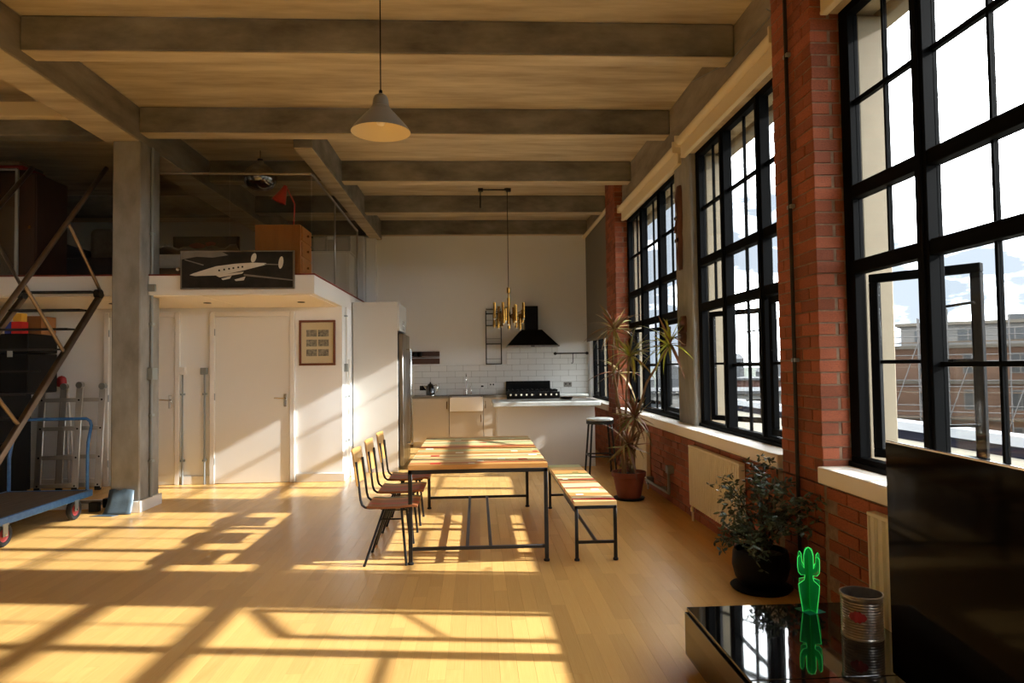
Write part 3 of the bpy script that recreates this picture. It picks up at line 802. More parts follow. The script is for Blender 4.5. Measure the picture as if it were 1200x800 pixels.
s_ = MB(); x0, x1, y0, y1, z0, z1, w = -.515, .10, 12.74, 13.2, .665, .93, .03
s_.box(x0, x1, y0, y0+w, z0, z1).box(x0, x1, y1-w, y1, z0, z1).box(x0, x0+w, y0+w, y1-w, z0, z1).box(x1-w, x1, y0+w, y1-w, z0, z1).box(x0+w, x1-w, y0+w, y1-w, z0, z0+w)
s_.build('basin', 'ceramic', sk, bev=.008, seg=2)
MB().lathe([(0, .697), (.03, .697), (.035, .699)], (-.2, 12.97, 0), 12).build('drain', 'chrome', sk)
wt = thing('worktop', 'grey stone worktop left of the range cooker', 'worktop', (-.3, 13.08, .91))
MB().box(-1.21, -.52, YF-.02, 13.38, .915, .95).build('slab', 'worktop_grey', wt, bev=.003)
MB().box(-.52, .105, 13.205, 13.38, .935, .95).build('sink_strip', 'worktop_grey', wt, bev=.003)
MB().box(.105, .552, YF-.02, 13.38, .915, .95).build('slab', 'worktop_grey', wt, bev=.003)
tag(box(1.552, 2.09, YF-.02, 13.38, .915, .95).build('worktop', 'worktop', bev=.003), 'short pale worktop in the corner right of the range cooker', 'worktop')

# tap, kettle, sockets
tp = thing('tap', 'chrome swan neck tap behind the sink', 'tap', (-.21, 13.27, .95))
MB().lathe([(.03, .95), (.03, .96), (.018, .97), (.016, 1.05)], (-.21, 13.27, 0), 12, close=True).build('base', 'chrome', tp)
MB().tube([(-.21, 13.27, 1.05), (-.21, 13.27, 1.28)]+[(-.21, 13.27-.08*(1-math.cos(t*PI/8)), 1.28+.08*math.sin(t*PI/8)) for t in range(1, 9)]+[(-.21, 13.11, 1.22)], .012, 8).build('spout', 'chrome', tp)
lv = MB().lathe([(.02, .95), (.02, .97), (.012, .98), (.012, 1.10), (.018, 1.11), (.0, 1.12)], (-.12, 13.27, 0), 10).build('side_spray', 'chrome', tp)
MB().tube([(-.21, 13.25, 1.02), (-.27, 13.22, 1.05)], .006, 6).build('lever', 'chrome', tp)
kt = thing('kettle', 'black retro kettle with chrome base beside the fridge', 'kettle', (-.89, 13.1, .95))
MB().lathe([(.0, .962), (.085, .962), (.088, 1.0), (.082, 1.08), (.066, 1.14), (.05, 1.17), (.02, 1.185), (.012, 1.19), (.018, 1.205), (0, 1.215)], (-.89, 13.1, 0), 20).build('body', 'gloss_black', kt)
MB().lathe([(.09, .95), (.092, .955), (.09, .965), (0, .966)], (-.89, 13.1, 0), 20).build('base_ring', 'chrome', kt)
MB().tube([(-.83, 13.1, 1.15), (-.775, 13.1, 1.155), (-.755, 13.1, 1.12), (-.765, 13.1, 1.04), (-.79, 13.1, 1.0)], .011, 8).build('handle', 'chrome', kt)
MB().tube([(-.96, 13.1, 1.09), (-1.0, 13.1, 1.13), (-1.01, 13.1, 1.14)], [.025, .018, .014], 8).build('spout', 'chrome', kt)
def socket(x, z, w, m_, label, y=13.379):
    t = thing('wall_socket', label, 'socket', (x, y, z))
    box(x-w/2, x+w/2, y-.012, y, z-.045, z+.045).build('plate', m_, t, bev=.004)
    for k in (-1, 1): box(x+k*w*.25-.012, x+k*w*.25+.012, y-.016, y-.012, z-.005, z+.025).build('switch', 'satin_black' if m_ != 'satin_black' else 'steel_dark', t, bev=.002)
socket(-1.04, 1.09, .15, 'satin_black', 'black double socket beside the kettle')
socket(.29, 1.13, .11, 'white_paint', 'white wall switch between tap and cooker')
socket(.10, 1.10, .05, 'white_paint', 'small white wall button right of the tap')
socket(1.78, 1.12, .16, 'steel_brushed', 'steel double socket right of the range cooker')

# range cooker
ck = thing('range_cooker', 'black range cooker with a row of white knobs', 'cooker', (1.05, 13.05, 0))
box(.56, 1.545, 12.78, 13.33, 0, .95).build('body', 'satin_black', ck, bev=.006)
for a, b in ((.58, 1.05), (1.06, 1.53)):
    d = box(a, b, 12.76, 12.78, .22, .78).build('oven_door', 'gloss_black', ck, bev=.006)
    MB().tube([(a+.05, 12.76, .73), (a+.05, 12.71, .73), (b-.05, 12.71, .73), (b-.05, 12.76, .73)], .01, 8).build('handle', 'chrome', d)
cp = box(.56, 1.545, 12.74, 12.78, .88, 1.01).build('control_panel', 'satin_black', ck, bev=.006)
for k in range(9):
    xx = .62+k*.10+(.06 if k > 4 else 0)
    if k == 4: box(1.015, 1.075, 12.735, 12.74, .945, .965).build('badge', 'chrome', cp)
    MB().lathe([(.019, 0), (.016, .03), (0, .031)], (xx-(0 if k > 4 else 0), 12.74, .955), 10, M=Matrix.Rotation(PI/2, 4, 'X')).build('knob', 'inlay_white', cp)
hb = box(.56, 1.545, 12.78, 13.33, .95, 1.005).build('hob', 'satin_black', ck, bev=.004)
for k in range(5):
    xx = .68+k*.187
    for yy in (12.93, 13.17):
        MB().lathe([(.05, 1.005), (.05, 1.02), (.03, 1.03), (0, 1.03)], (xx, yy, 0), 12).build('burner', 'steel_brushed', hb)
    g = MB(); g.bar((xx-.08, 13.05, 1.045), (xx+.08, 13.05, 1.045), .012, .012).bar((xx, 12.82, 1.045), (xx, 13.28, 1.045), .012, .012)
    g.bar((xx-.08, 12.82, 1.035), (xx-.08, 13.28, 1.035), .012, .02).bar((xx+.08, 12.82, 1.035), (xx+.08, 13.28, 1.035), .012, .02)
    for yy in (12.83, 13.27): g.bar((xx-.08, yy, 1.025), (xx+.08, yy, 1.025), .012, .036)
    g.build('pan_support', 'satin_black', hb)
box(.562, 1.43, 13.33, 13.375, .95, 1.2).build('splashback', 'satin_black', ck, bev=.01)

# cooker hood
hd = thing('cooker_hood', 'black pyramid cooker hood with square chimney', 'hood', (1.06, 13.1, 1.86))
def frustum(a, b):
    (x0, x1, y0, y1, z0), (X0, X1, Y0, Y1, z1) = a, b
    return MB().hexa([(x0, y0, z0), (x1, y0, z0), (x1, y1, z0), (x0, y1, z0), (X0, Y0, z1), (X1, Y0, z1), (X1, Y1, z1), (X0, Y1, z1)])
frustum((.58, 1.56, 12.92, 13.379, 1.885), (.86, 1.26, 13.1, 13.379, 2.19)).build('canopy', 'satin_black', hd, bev=.003)
box(.94, 1.19, 13.12, 13.379, 2.19, 2.65).build('chimney', 'satin_black', hd, bev=.003)
box(.565, 1.575, 12.905, 13.379, 1.855, 1.888).build('rim', 'steel_brushed', hd, bev=.004)
box(1.03, 1.10, 12.90, 12.906, 1.862, 1.880).build('switch_strip', 'satin_black', hd)

# wire wall shelf
wsf = thing('wire_shelf', 'tall black wire rack hung on the wall left of the hood', 'shelf', (.33, 13.3, 1.53))
for x in (.185, .48):
    for y in (13.26, 13.385): MB().bar((x, y, 1.53), (x, y, 2.58), .016, .016).build('upright', 'black_rod', wsf)
MB().tube([(.185, 13.26, 2.60), (.48, 13.26, 2.60)], .008, 6).build('top_rail', 'black_rod', wsf)
for z in (1.54, 1.93, 2.29, 2.52):
    box(.185, .48, 13.252, 13.39, z-.008, z+.008).build('wire_tray', 'steel_dark', wsf)
    MB().bar((.185, 13.256, z+.1), (.48, 13.256, z+.1), .006, .006).build('guard_bar', 'black_rod', wsf)
# wooden rack with cups
wk = thing('wooden_rack', 'dark wooden wall rack of two planks beside the fridge', 'rack', (-1.0, 13.37, 1.55))
box(-1.32, -.725, 13.36, 13.398, 1.555, 1.665).build('plank', 'shelf_wood', wk, bev=.003)
box(-1.32, -.725, 13.36, 13.398, 1.71, 1.80).build('plank', 'shelf_wood', wk, bev=.003)
box(-1.32, -.725, 13.28, 13.36, 1.685, 1.70).build('ledge', 'shelf_wood', wk, bev=.003)
for k, x in enumerate((-1.19, -1.10)):
    c = thing('mug', ['dark mug on the wooden rack, next to the fridge', 'dark mug on the wooden rack, away from the fridge'][k], 'mug', (x, 13.32, 1.70))
    MB().lathe([(0, 1.702), (.034, 1.702), (.038, 1.72), (.038, 1.79), (.034, 1.79), (.034, 1.72), (0, 1.715)], (x, 13.32, 0), 14).build('cup', 'satin_black', c)
    MB().tube([(x+.036, 13.32, 1.775), (x+.06, 13.32, 1.77), (x+.062, 13.32, 1.74), (x+.036, 13.32, 1.73)], .005, 6).build('handle', 'satin_black', c)
# pipe rail with hook
rl = thing('pipe_rail', 'dark iron pipe rail with hanging hook beside the hood', 'rail', (1.85, 13.33, 1.73))
MB().tube([(1.54, 13.379, 1.73), (1.54, 13.32, 1.73), (2.17, 13.32, 1.73), (2.17, 13.379, 1.73)], .012, 8).build('pipe', 'steel_dark', rl)
for x in (1.54, 2.17): MB().lathe([(.03, 0), (.03, .03)], (x, 13.379, 1.73), 12, M=Matrix.Rotation(PI/2, 4, 'X'), close=True).build('flange', 'steel_dark', rl)
MB().tube([(1.88, 13.30, 1.745), (1.88, 13.295, 1.60), (1.875, 13.29, 1.54), (1.855, 13.29, 1.53), (1.85, 13.29, 1.55)], .007, 6).build('hook', 'steel_dark', rl)

# kitchen island -------------------------------------------------------------------------
isl = thing('kitchen_island', 'pale kitchen island with thick white stone top', 'island', (1.0, 10.45, 0))
box(.285, 1.74, 10.10, 10.12, 0, .905).build('front_panel', 'cabinet_white', isl, bev=.003)
box(.285, .305, 10.12, 10.83, 0, .905).build('end_panel', 'cabinet_white', isl, bev=.003)
box(1.72, 1.74, 10.12, 10.83, 0, .905).build('end_panel', 'cabinet_white', isl, bev=.003)
box(.305, 1.72, 10.12, 10.80, .1, .905).build('body', 'cabinet_paint', isl)
for k in range(3):
    d = box(.31+k*.47, .775+k*.47, 10.80, 10.82, .11, .90).build('door', 'cabinet_paint', isl, bev=.002)
    MB().tube([(.72+k*.47, 10.82, .84), (.72+k*.47, 10.85, .84), (.72+k*.47, 10.85, .70), (.72+k*.47, 10.82, .70)], .007, 6).build('handle', 'brass', d)
box(.225, 1.80, 9.90, 10.87, .905, .972).build('top', 'worktop', isl, bev=.01, seg=2)
ds = thing('shallow_dish', 'small dark dish on the island top', 'dish', (1.38, 10.6, .972))
MB().lathe([(0, .975), (.07, .975), (.10, .998), (.106, 1.0), (.10, .985), (.07, .973), (0, .973)], (1.38, 10.6, 0), 18).build('bowl', 'satin_black', ds)
MB().lathe([(.06, .972), (.06, .975)], (1.38, 10.6, 0), 18).build('foot_ring', 'satin_black', ds)

# bar stool -------------------------------------------------------------------------------
stl = thing('bar_stool', 'black metal bar stool with pale round seat beside the island', 'stool', (1.68, 9.35, 0))
MB().lathe([(0, .73), (.17, .73), (.185, .74), (.185, .757), (.17, .768), (0, .768)], (1.68, 9.35, 0), 24).build('seat', 'worktop', stl)
MB().lathe([(.185, .69), (.19, .692), (.19, .735), (.185, .735)], (1.68, 9.35, 0), 24).build('seat_ring', 'black_rod', stl)
for k in range(4):
    a = PI/4+k*PI/2; c, s = math.cos(a), math.sin(a)
    lg = MB().tube([(1.68+.15*c, 9.35+.15*s, .72), (1.68+.19*c, 9.35+.19*s, .68), (1.68+.26*c, 9.35+.26*s, .01)], .014, 8).build('leg', 'black_rod', stl)
    MB().tube([(1.68+.2592*c, 9.35+.2592*s, .02), (1.68+.261*c, 9.35+.261*s, 0)], .018, 8).build('foot', 'rubber', lg)
    b = a+PI/2; r_ = .236
    MB().tube([(1.68+r_*c, 9.35+r_*s, .26), (1.68+r_*math.cos(b), 9.35+r_*math.sin(b), .26)], .011, 8).build('footrest', 'black_rod', stl)

# brass chandelier -------------------------------------------------------------------------
cx, cy = .52, 10.92
chd = thing('chandelier', 'brass chandelier of clustered vertical tubes on a long rod', 'chandelier', (cx, cy, 2.15))
MB().lathe([(.0, 4.358), (.05, 4.358), (.05, 4.33), (.01, 4.32), (0, 4.32)], (cx, cy, 0), 14).build('ceiling_rose', 'steel_dark', chd)
MB().tube([(cx, cy, 2.76), (cx, cy, 4.33)], .006, 8).build('rod', 'steel_dark', chd)
MB().lathe([(0, 2.76), (.028, 2.755), (.028, 2.67), (.012, 2.66), (.012, 2.45), (0, 2.45)], (cx, cy, 0), 14).build('stem', 'brass', chd)
random.seed(4)
for ring, (rr, n, zc) in enumerate(((.0, 1, 2.36), (.10, 6, 2.32), (.18, 7, 2.27), (.25, 8, 2.30))):
    for k in range(n):
        a = 2*PI*k/max(n, 1)+ring*.4; x, y = cx+rr*math.cos(a), cy+rr*math.sin(a)
        L = random.uniform(.17, .26) if ring else .5; z = zc+random.uniform(-.08, .11) if ring else 2.34
        tbn = MB().tube([(x, y, z-L/2), (x, y, z+L/2)], .024, 10).build('tube', 'brass', chd)
        MB().lathe([(.012, 0), (.015, -.01), (.012, -.022), (0, -.026)], (x, y, z-L/2), 8).build('bulb', 'inlay_white', tbn)
        if ring: MB().tube([(cx+.012*math.cos(a), cy+.012*math.sin(a), 2.30), (x, y, z)], .006, 6).build('arm', 'brass', chd)

# grey pendant lamp ------------------------------------------------------------------------
px_, py_ = -.63, 4.6
pl_ = thing('pendant_lamp', 'grey enamel bell pendant lamp hanging over the room', 'lamp', (px_, py_, 3.08))
MB().tube([(px_, py_, 3.36), (px_, py_, 4.345)], .0045, 6).build('cord', 'satin_black', pl_)
MB().lathe([(0, 4.36), (.05, 4.355), (.045, 4.335), (.012, 4.32), (0, 4.32)], (px_, py_, 0), 14).build('ceiling_rose', 'satin_black', pl_)
out = [(0, 3.352), (.02, 3.35), (.042, 3.335), (.052, 3.31), (.058, 3.262), (.064, 3.258), (.066, 3.25), (.085, 3.228), (.12, 3.19), (.155, 3.15), (.182, 3.118), (.20, 3.088)]
MB().lathe(out, (px_, py_, 0), 40).build('shade', 'shade_grey', pl_)
inn = [(.199, 3.088), (.179, 3.118), (.151, 3.15), (.116, 3.189), (.08, 3.226), (.055, 3.25), (0, 3.252)]
MB().lathe(inn, (px_, py_, 0), 40).build('shade_lining', 'shade_cream', pl_)
MB().lathe([(0, 3.355), (.012, 3.352), (.012, 3.375), (0, 3.38)], (px_, py_, 0), 10).build('cord_grip', 'satin_black', pl_)
MB().lathe([(.018, 3.25), (.018, 3.215), (.03, 3.19), (.034, 3.165), (.024, 3.14), (0, 3.132)], (px_, py_, 0), 14).build('bulb', 'inlay_white', pl_)

# framed photographs on partition -------------------------------------------------------------
pf = thing('framed_photographs', 'brown frame with six small black and white photographs beside the door', 'picture frame', (-2.125, 9.24, 1.54))
f = MB(); x0, x1, z0, z1, w = -2.365, -1.885, 1.54, 2.145, .03
f.box(x0, x1, 9.22, 9.25, z0, z0+w).box(x0, x1, 9.22, 9.25, z1-w, z1).box(x0, x0+w, 9.22, 9.25, z0+w, z1-w).box(x1-w, x1, 9.22, 9.25, z0+w, z1-w)
f.build('frame', 'frame_brown', pf, bev=.004)
bd = box(x0+w, x1-w, 9.236, 9.25, z0+w, z1-w).build('mount', 'mat_board', pf)
for r_ in range(3):
    for c_ in range(2):
        a = -2.27+c_*.155; b = 1.965-r_*.13
        box(a, a+.14, 9.234, 9.236, b-.04, b+.05).build('photograph', 'print_tone', bd)
box(x0+w, x1-w, 9.228, 9.23, z0+w, z1-w).build('glazing', 'glass', pf, smooth=False)
# aeroplane picture on the fascia ----------------------------------------------------------
ap = thing('aeroplane_picture', 'wide framed black and white photograph of a propeller airliner on the fascia', 'picture', (-2.63, 7.67, 2.388))
AX = lambda u: -3.243+(u-67)/655*1.231
AZ = lambda v: 2.813-(v-70)/222*.425
box(-3.23, -2.025, 7.655, 7.679, 2.40, 2.80).build('print', 'photo_dark', ap)
f = MB(); x0, x1, z0, z1, w = -3.243, -2.012, 2.388, 2.813, .013
f.box(x0, x1, 7.645, 7.68, z0, z0+w).box(x0, x1, 7.645, 7.68, z1-w, z1).box(x0, x0+w, 7.645, 7.68, z0+w, z1-w).box(x1-w, x1, 7.645, 7.68, z0+w, z1-w)
f.build('frame', 'steel_brushed', ap)
def flat(poly, name, m_, d):
    MB().prism([(AX(a), AZ(b)) for a, b in poly], 7.6555-d, 7.6555, lambda a, b, h: (a, h, b)).build(name, m_, ap, smooth=False)
flat([(90, 118), (200, 150), (196, 156), (90, 124)], 'printed_wing', 'photo_mid', .001)
flat([(430, 205), (718, 240), (718, 247), (430, 216)], 'printed_wing', 'photo_mid', .001)
flat([(118, 210), (150, 216), (300, 212), (440, 182), (558, 152), (560, 143), (480, 140), (380, 146), (270, 160), (185, 186), (140, 200)], 'printed_fuselage', 'photo_light', .0012)
flat([(550, 146), (640, 150), (640, 155), (550, 152)], 'printed_tailplane', 'photo_mid', .0012)
for (u, v, a, b, r) in ((487, 112, 15, 27, .2), (645, 140, 14, 36, .12)):
    flat([(u+a*math.cos(t*PI/8)+b*math.sin(t*PI/8)*r, v-b*math.sin(t*PI/8)) for t in range(16)], 'printed_fin', 'photo_light', .0014)
flat([(270, 214), (430, 192), (420, 204), (290, 224)], 'printed_engine', 'photo_light', .0014)
flat([(300, 232), (360, 215), (350, 232), (310, 240)], 'printed_engine', 'photo_light', .0014)
flat([(375, 238), (440, 220), (430, 242), (385, 246)], 'printed_engine', 'photo_light', .0014)
for u, v in ((288, 184), (317, 179), (345, 175), (370, 171), (398, 167), (422, 164)):
    flat([(u-5, v-5), (u+5, v-5), (u+5, v+5), (u-5, v+5)], 'printed_window', 'satin_black', .0022)
flat([(72, 74), (300, 74), (340, 96), (250, 110), (160, 104), (72, 120)], 'printed_cloud', 'photo_mid', .0006)

# mezzanine balustrade ----------------------------------------------------------------------
bl = thing('glass_balustrade', 'glass balustrade with thin steel handrail on the mezzanine edge', 'balustrade', (-2.6, 7.74, 2.56))
for a, b in ((-3.51, -2.75), (-2.74, -1.85)): box(a, b, 7.735, 7.745, 2.57, 3.68).build('glass_panel', 'glass_rail', bl, smooth=False)
for a, b in ((7.76, 8.93), (8.95, 10.6)): box(-1.835, -1.825, a, b, 2.57, 3.66).build('glass_panel', 'glass_rail', bl, smooth=False)
MB().tube([(-3.51, 7.74, 3.70), (-1.845, 7.74, 3.69), (-1.83, 7.76, 3.685), (-1.83, 10.62, 3.62)], .016, 8).build('handrail', 'steel_brushed', bl)
for x, y in ((-1.83, 8.94), (-1.83, 10.6)): MB().bar((x, y, 2.56), (x, y, 3.64), .035, .02).build('post', 'steel_brushed', bl, bev=.003)
for x in (-3.3, -3.0, -2.3): MB().lathe([(.02, 0), (.02, .02), (0, .021)], (x, 7.735, 2.62), 10, M=Matrix.Rotation(PI/2, 4, 'X')).build('fixing', 'chrome', bl)
b2 = thing('glass_balustrade', 'glass screen with steel edge rail beside the stair top', 'balustrade', (-5.4, 7.74, 2.56))
box(-6.6, -5.05, 7.735, 7.745, 2.57, 3.73).build('glass_panel', 'glass_rail', b2, smooth=False)
MB().tube([(-6.6, 7.74, 3.74), (-5.04, 7.74, 3.74)], .014, 8).build('handrail', 'steel_brushed', b2)
MB().bar((-5.045, 7.74, 2.56), (-5.045, 7.74, 3.74), .03, .03).build('post', 'galvanised', b2, bev=.003)

# mezzanine contents --------------------------------------------------------------------------
oc = thing('oak_cabinet', 'orange oak chest on the mezzanine behind the glass', 'cabinet', (-2.3, 8.4, 2.56))
box(-2.59, -2.06, 8.12, 8.62, 2.60, 3.20).build('carcass', 'oak', oc, bev=.006)
box(-2.57, -2.08, 8.14, 8.60, 2.56, 2.60).build('plinth', 'oak', oc)
for z in (2.63, 2.83, 3.02):
    d = box(-2.06, -2.045, 8.15, 8.59, z, z+.17).build('drawer', 'oak', oc, bev=.003)
    MB().lathe([(.012, 0), (.016, .02), (0, .024)], (-2.045, 8.37, z+.085), 10, M=Matrix.Rotation(PI/2, 4, 'Y')).build('knob', 'brass', d)
rd = thing('desk_lamp', 'red jointed desk lamp standing on the oak chest', 'lamp', (-2.2, 8.35, 3.20))
MB().lathe([(0, 3.203), (.08, 3.203), (.085, 3.21), (.08, 3.225), (.02, 3.232), (0, 3.235)], (-2.2, 8.35, 0), 18).build('base', 'red_lamp', rd)
MB().tube([(-2.2, 8.35, 3.23), (-2.19, 8.36, 3.50), (-2.27, 8.33, 3.68)], .009, 8).build('arm', 'red_lamp', rd)
Ml = Matrix.Translation((-2.29, 8.32, 3.70)) @ Matrix.Rotation(RAD(24), 4, 'Y')
MB().lathe([(.0, .02), (.025, .015), (.032, -.03), (.045, -.07), (.09, -.2), (.085, -.2), (.04, -.07), (0, -.04)], (0, 0, 0), 20, M=Ml).build('shade', 'red_lamp', rd)
MB().lathe([(0, -.09), (.03, -.11), (.032, -.14), (0, -.165)], (0, 0, 0), 12, M=Ml).build('bulb', 'inlay_white', rd)
gb = thing('globe_pendant', 'smoked mirrored glass pendant hanging above the mezzanine', 'lamp', (-2.8, 9.0, 3.8))
GP = [(.04, 4.22), (.05, 4.19), (.11, 4.15), (.17, 4.10), (.208, 4.04), (.215, 3.99), (.20, 3.93), (.16, 3.875), (.10, 3.845), (.0, 3.835)]
MB().lathe(GP, (-2.8, 9.0, 0), 32).build('globe', 'smoked', gb)
MB().lathe([(.0, 4.25), (.035, 4.245), (.04, 4.2), (.03, 4.16), (0, 4.15)], (-2.8, 9.0, 0), 14).build('socket_cap', 'satin_black', gb)
MB().tube([(-2.8, 9.0, 4.24), (-2.8, 9.0, 4.36)], .005, 6).build('cord', 'satin_black', gb)
MB().lathe([(.02, 4.15), (.045, 4.08), (.05, 4.03), (.03, 3.98), (0, 3.97)], (-2.8, 9.0, 0), 16).build('bulb', 'chrome', gb)
bdn = thing('day_bed', 'low day bed with rumpled grey blanket on the mezzanine', 'bed', (-3.6, 9.6, 2.56))
box(-4.3, -3.0, 8.7, 10.5, 2.62, 2.78).build('base', 'dark_wood', bdn, bev=.01)
for x in (-4.25, -3.05):
    for y in (8.75, 10.45): box(x-.03, x+.03, y-.03, y+.03, 2.56, 2.62).build('leg', 'dark_wood', bdn)
box(-4.28, -3.02, 8.72, 10.48, 2.78, 2.96).build('mattress', 'cabinet_white', bdn, bev=.04, seg=3)
mb = MB(); n = 16; vs = []
for i in range(n+1):
    for j in range(n+1):
        vs.append((-4.29+1.28*i/n, 8.71+1.2*j/n, 2.975+.05*abs(math.sin(i*.9+j*.5))+.04*math.sin(j*1.1+i*.3)**2+.02*random.random()))
fs = [(i*(n+1)+j, (i+1)*(n+1)+j, (i+1)*(n+1)+j+1, i*(n+1)+j+1) for i in range(n) for j in range(n)]
mb.add(vs, fs); ob = mb.build('blanket', 'fabric_grey', bdn); sd = ob.modifiers.new('solid', 'SOLIDIFY'); sd.thickness = .03
pn = thing('painting', 'large dark painting with red blotches on the mezzanine wall', 'painting', (-4.9, 13.38, 3.5))
box(-5.75, -4.6, 13.365, 13.398, 3.55, 4.05).build('canvas', 'painting', pn)
for (u, v, a, b) in ((-5.35, 3.85, .16, .10), (-4.95, 3.75, .12, .08), (-5.1, 3.92, .1, .05)):
    MB().prism([(u+a*math.cos(t*PI/6)*(1+.2*math.sin(t*2.7)), v+b*math.sin(t*PI/6)) for t in range(12)], 13.362, 13.365, lambda p, q, h: (p, h, q)).build('red_blotch', 'paint_red', pn, smooth=False)
f = MB(); f.box(-5.8, -4.55, 13.35, 13.398, 3.5, 3.55).box(-5.8, -4.55, 13.35, 13.398, 4.05, 4.065).box(-5.8, -5.75, 13.35, 13.398, 3.55, 4.05).box(-4.6, -4.55, 13.35, 13.398, 3.55, 4.05)
f.build('frame', 'satin_black', pn)
for k, (x0, x1) in enumerate(((-2.9, -2.2), (-2.1, -1.86))):
    t = thing('picture_frame', ['wide black picture frame propped behind the oak chest', 'small black picture frame propped behind the oak chest'][k], 'picture frame', ((x0+x1)/2, 10.2, 2.56))
    f = MB(); z0, z1, w = 3.22, 3.46, .03; yy = 10.2
    f.box(x0, x1, yy, yy+.03, z0, z0+w).box(x0, x1, yy, yy+.03, z1-w, z1).box(x0, x0+w, yy, yy+.03, z0+w, z1-w).box(x1-w, x1, yy, yy+.03, z0+w, z1-w)
    f.build('frame', 'satin_black', t); box(x0+w, x1-w, yy+.01, yy+.03, z0+w, z1-w).build('print', 'photo_mid', t)
sbd = thing('sideboard', 'low pale sideboard on the mezzanine carrying picture frames', 'sideboard', (-2.4, 10.35, 2.56))
box(-2.95, -1.86, 10.12, 10.55, 2.62, 3.20).build('carcass', 'cabinet_white', sbd, bev=.006)
box(-2.98, -1.84, 10.10, 10.57, 3.20, 3.22).build('top', 'cabinet_white', sbd, bev=.004)
for x in (-2.9, -1.92):
    for y in (10.16, 10.5): box(x-.02, x+.02, y-.02, y+.02, 2.56, 2.62).build('leg', 'dark_wood', sbd)
for k in range(2): box(-2.93+k*.53, -2.42+k*.53, 10.105, 10.12, 2.64, 3.18).build('door', 'cabinet_white', sbd, bev=.003)
wbx = thing('wardrobe', 'dark brown wardrobe on the mezzanine beside the stair', 'wardrobe', (-5.8, 8.5, 2.56))
box(-6.6, -5.15, 8.25, 8.85, 2.62, 3.85).build('carcass', 'dark_wood', wbx, bev=.006)
box(-6.58, -5.17, 8.27, 8.83, 2.56, 2.62).build('plinth', 'dark_wood', wbx)
for k in range(3):
    d = box(-6.59+k*.48, -6.13+k*.48+.01, 8.232, 8.25, 2.64, 3.83).build('door', 'dark_wood', wbx, bev=.003)
    MB().lathe([(.012, 0), (.016, .02), (0, .024)], (-6.17+k*.48, 8.232, 3.2), 10, M=Matrix.Rotation(PI/2, 4, 'X')).build('knob', 'brass', d)
for k, (m_, nm) in enumerate((('fabric_dark', 'black folded blanket at the bottom of the wardrobe pile'), ('fabric_red', 'dark red folded blanket in the wardrobe pile'), ('fabric_grey', 'grey folded blanket on top of the wardrobe pile'))):
    o = box(-6.2, -5.32-.03*k, 8.3, 8.75, 3.85+k*.055, 3.905+k*.055-.003).build('folded_blanket', m_, bev=.02, at=(-5.8, 8.5, 3.85+k*.055), seg=3)
    tag(o, nm, 'blanket', 'blankets on the wardrobe')
ac = thing('armchair', 'dark upholstered armchair on the mezzanine behind the stair rail', 'armchair', (-4.95, 9.0, 2.56))
box(-5.25, -4.6, 8.95, 9.6, 2.66, 2.96).build('seat', 'fabric_dark', ac, bev=.04, seg=3)
box(-5.25, -4.6, 9.5, 9.7, 2.8, 3.45).build('backrest', 'fabric_grey', ac, bev=.08, seg=4)
for x in (-5.33, -4.5): box(x-.08, x+.08, 8.95, 9.65, 2.66, 3.15).build('armrest', 'fabric_dark', ac, bev=.04, seg=3)
for x in (-5.2, -4.65):
    for y in (9.0, 9.6): box(x-.02, x+.02, y-.02, y+.02, 2.56, 2.66).build('leg', 'dark_wood', ac)
# boxed pipes by the kitchen wall
for k, (x0, x1, y) in enumerate(((-2.38, -2.12, 13.0), (-2.11, -1.92, 13.2))):
    tag(box(x0, x1, y, 13.398, 2.56, 4.0).build('pipe_boxing', 'white_wall', bev=.006), ['wide white boxed pipe casing at the mezzanine back wall', 'slim white boxed pipe casing beside the kitchen wall'][k], 'casing', kind='structure')
pnl = thing('pinboard', 'brown grey felt pinboard with a yellow note on the mezzanine wall', 'pinboard', (-2.9, 13.37, 3.1))
box(-3.6, -2.45, 13.36, 13.398, 2.9, 4.0).build('board', 'fabric_grey', pnl)
MB().prism([(-2.95, 3.1), (-2.6, 3.0), (-2.55, 3.2), (-2.85, 3.36)], 13.35, 13.36, lambda a, b, h: (a, h, b)).build('note', 'wood_sage', pnl, smooth=False)

# stair -------------------------------------------------------------------------------------
sr = thing('steel_stair', 'steep steel stair with truss sides rising to the mezzanine', 'stair', (-4.5, 5.4, 0))
lo = lambda y: .797+(y-6.145)*1.013
hi = lambda y: 1.989+(y-6.091)*1.062
for x in (-4.1, -4.9):
    MB().bar((x, 5.37, lo(5.37)+.02), (x, 7.68, lo(7.68)), .05, .06).build('stringer', 'steel_stair', sr, bev=.006)
    MB().tube([(x, 5.0, hi(5.0)), (x, 7.76, hi(7.76))], .025, 10).build('handrail', 'steel_stair', sr)
    MB().tube([(x, 5.0, hi(5.0)), (x, 5.0, 0)], .022, 8).build('newel', 'steel_stair', sr)
    for k in range(5):
        yl = 7.66-k*.66+.02; yu = yl-.63
        if yu < 5.0: continue
        MB().tube([(x, yu, hi(yu)), (x, yl, lo(yl))], .018, 8).build('strut', 'steel_stair', sr)
    MB().lathe([(.05, -.03), (.05, .03)], (x, 7.62, lo(7.62)+.05), 12, M=Matrix.Rotation(PI/2, 4, 'Y'), close=True).build('joint_plate', 'steel_dark', sr)
for k in range(11):
    z = 2.36-k*.212; y = 6.145+(z-.797)/1.013
    if z < .1: break
    td = box(-4.875, -4.125, y-.16, y+.06, z-.006, z+.006).build('tread', 'satin_black', sr)
    box(-4.875, -4.125, y-.166, y-.16, z-.012, z+.007).build('nosing', 'steel_dark', td)

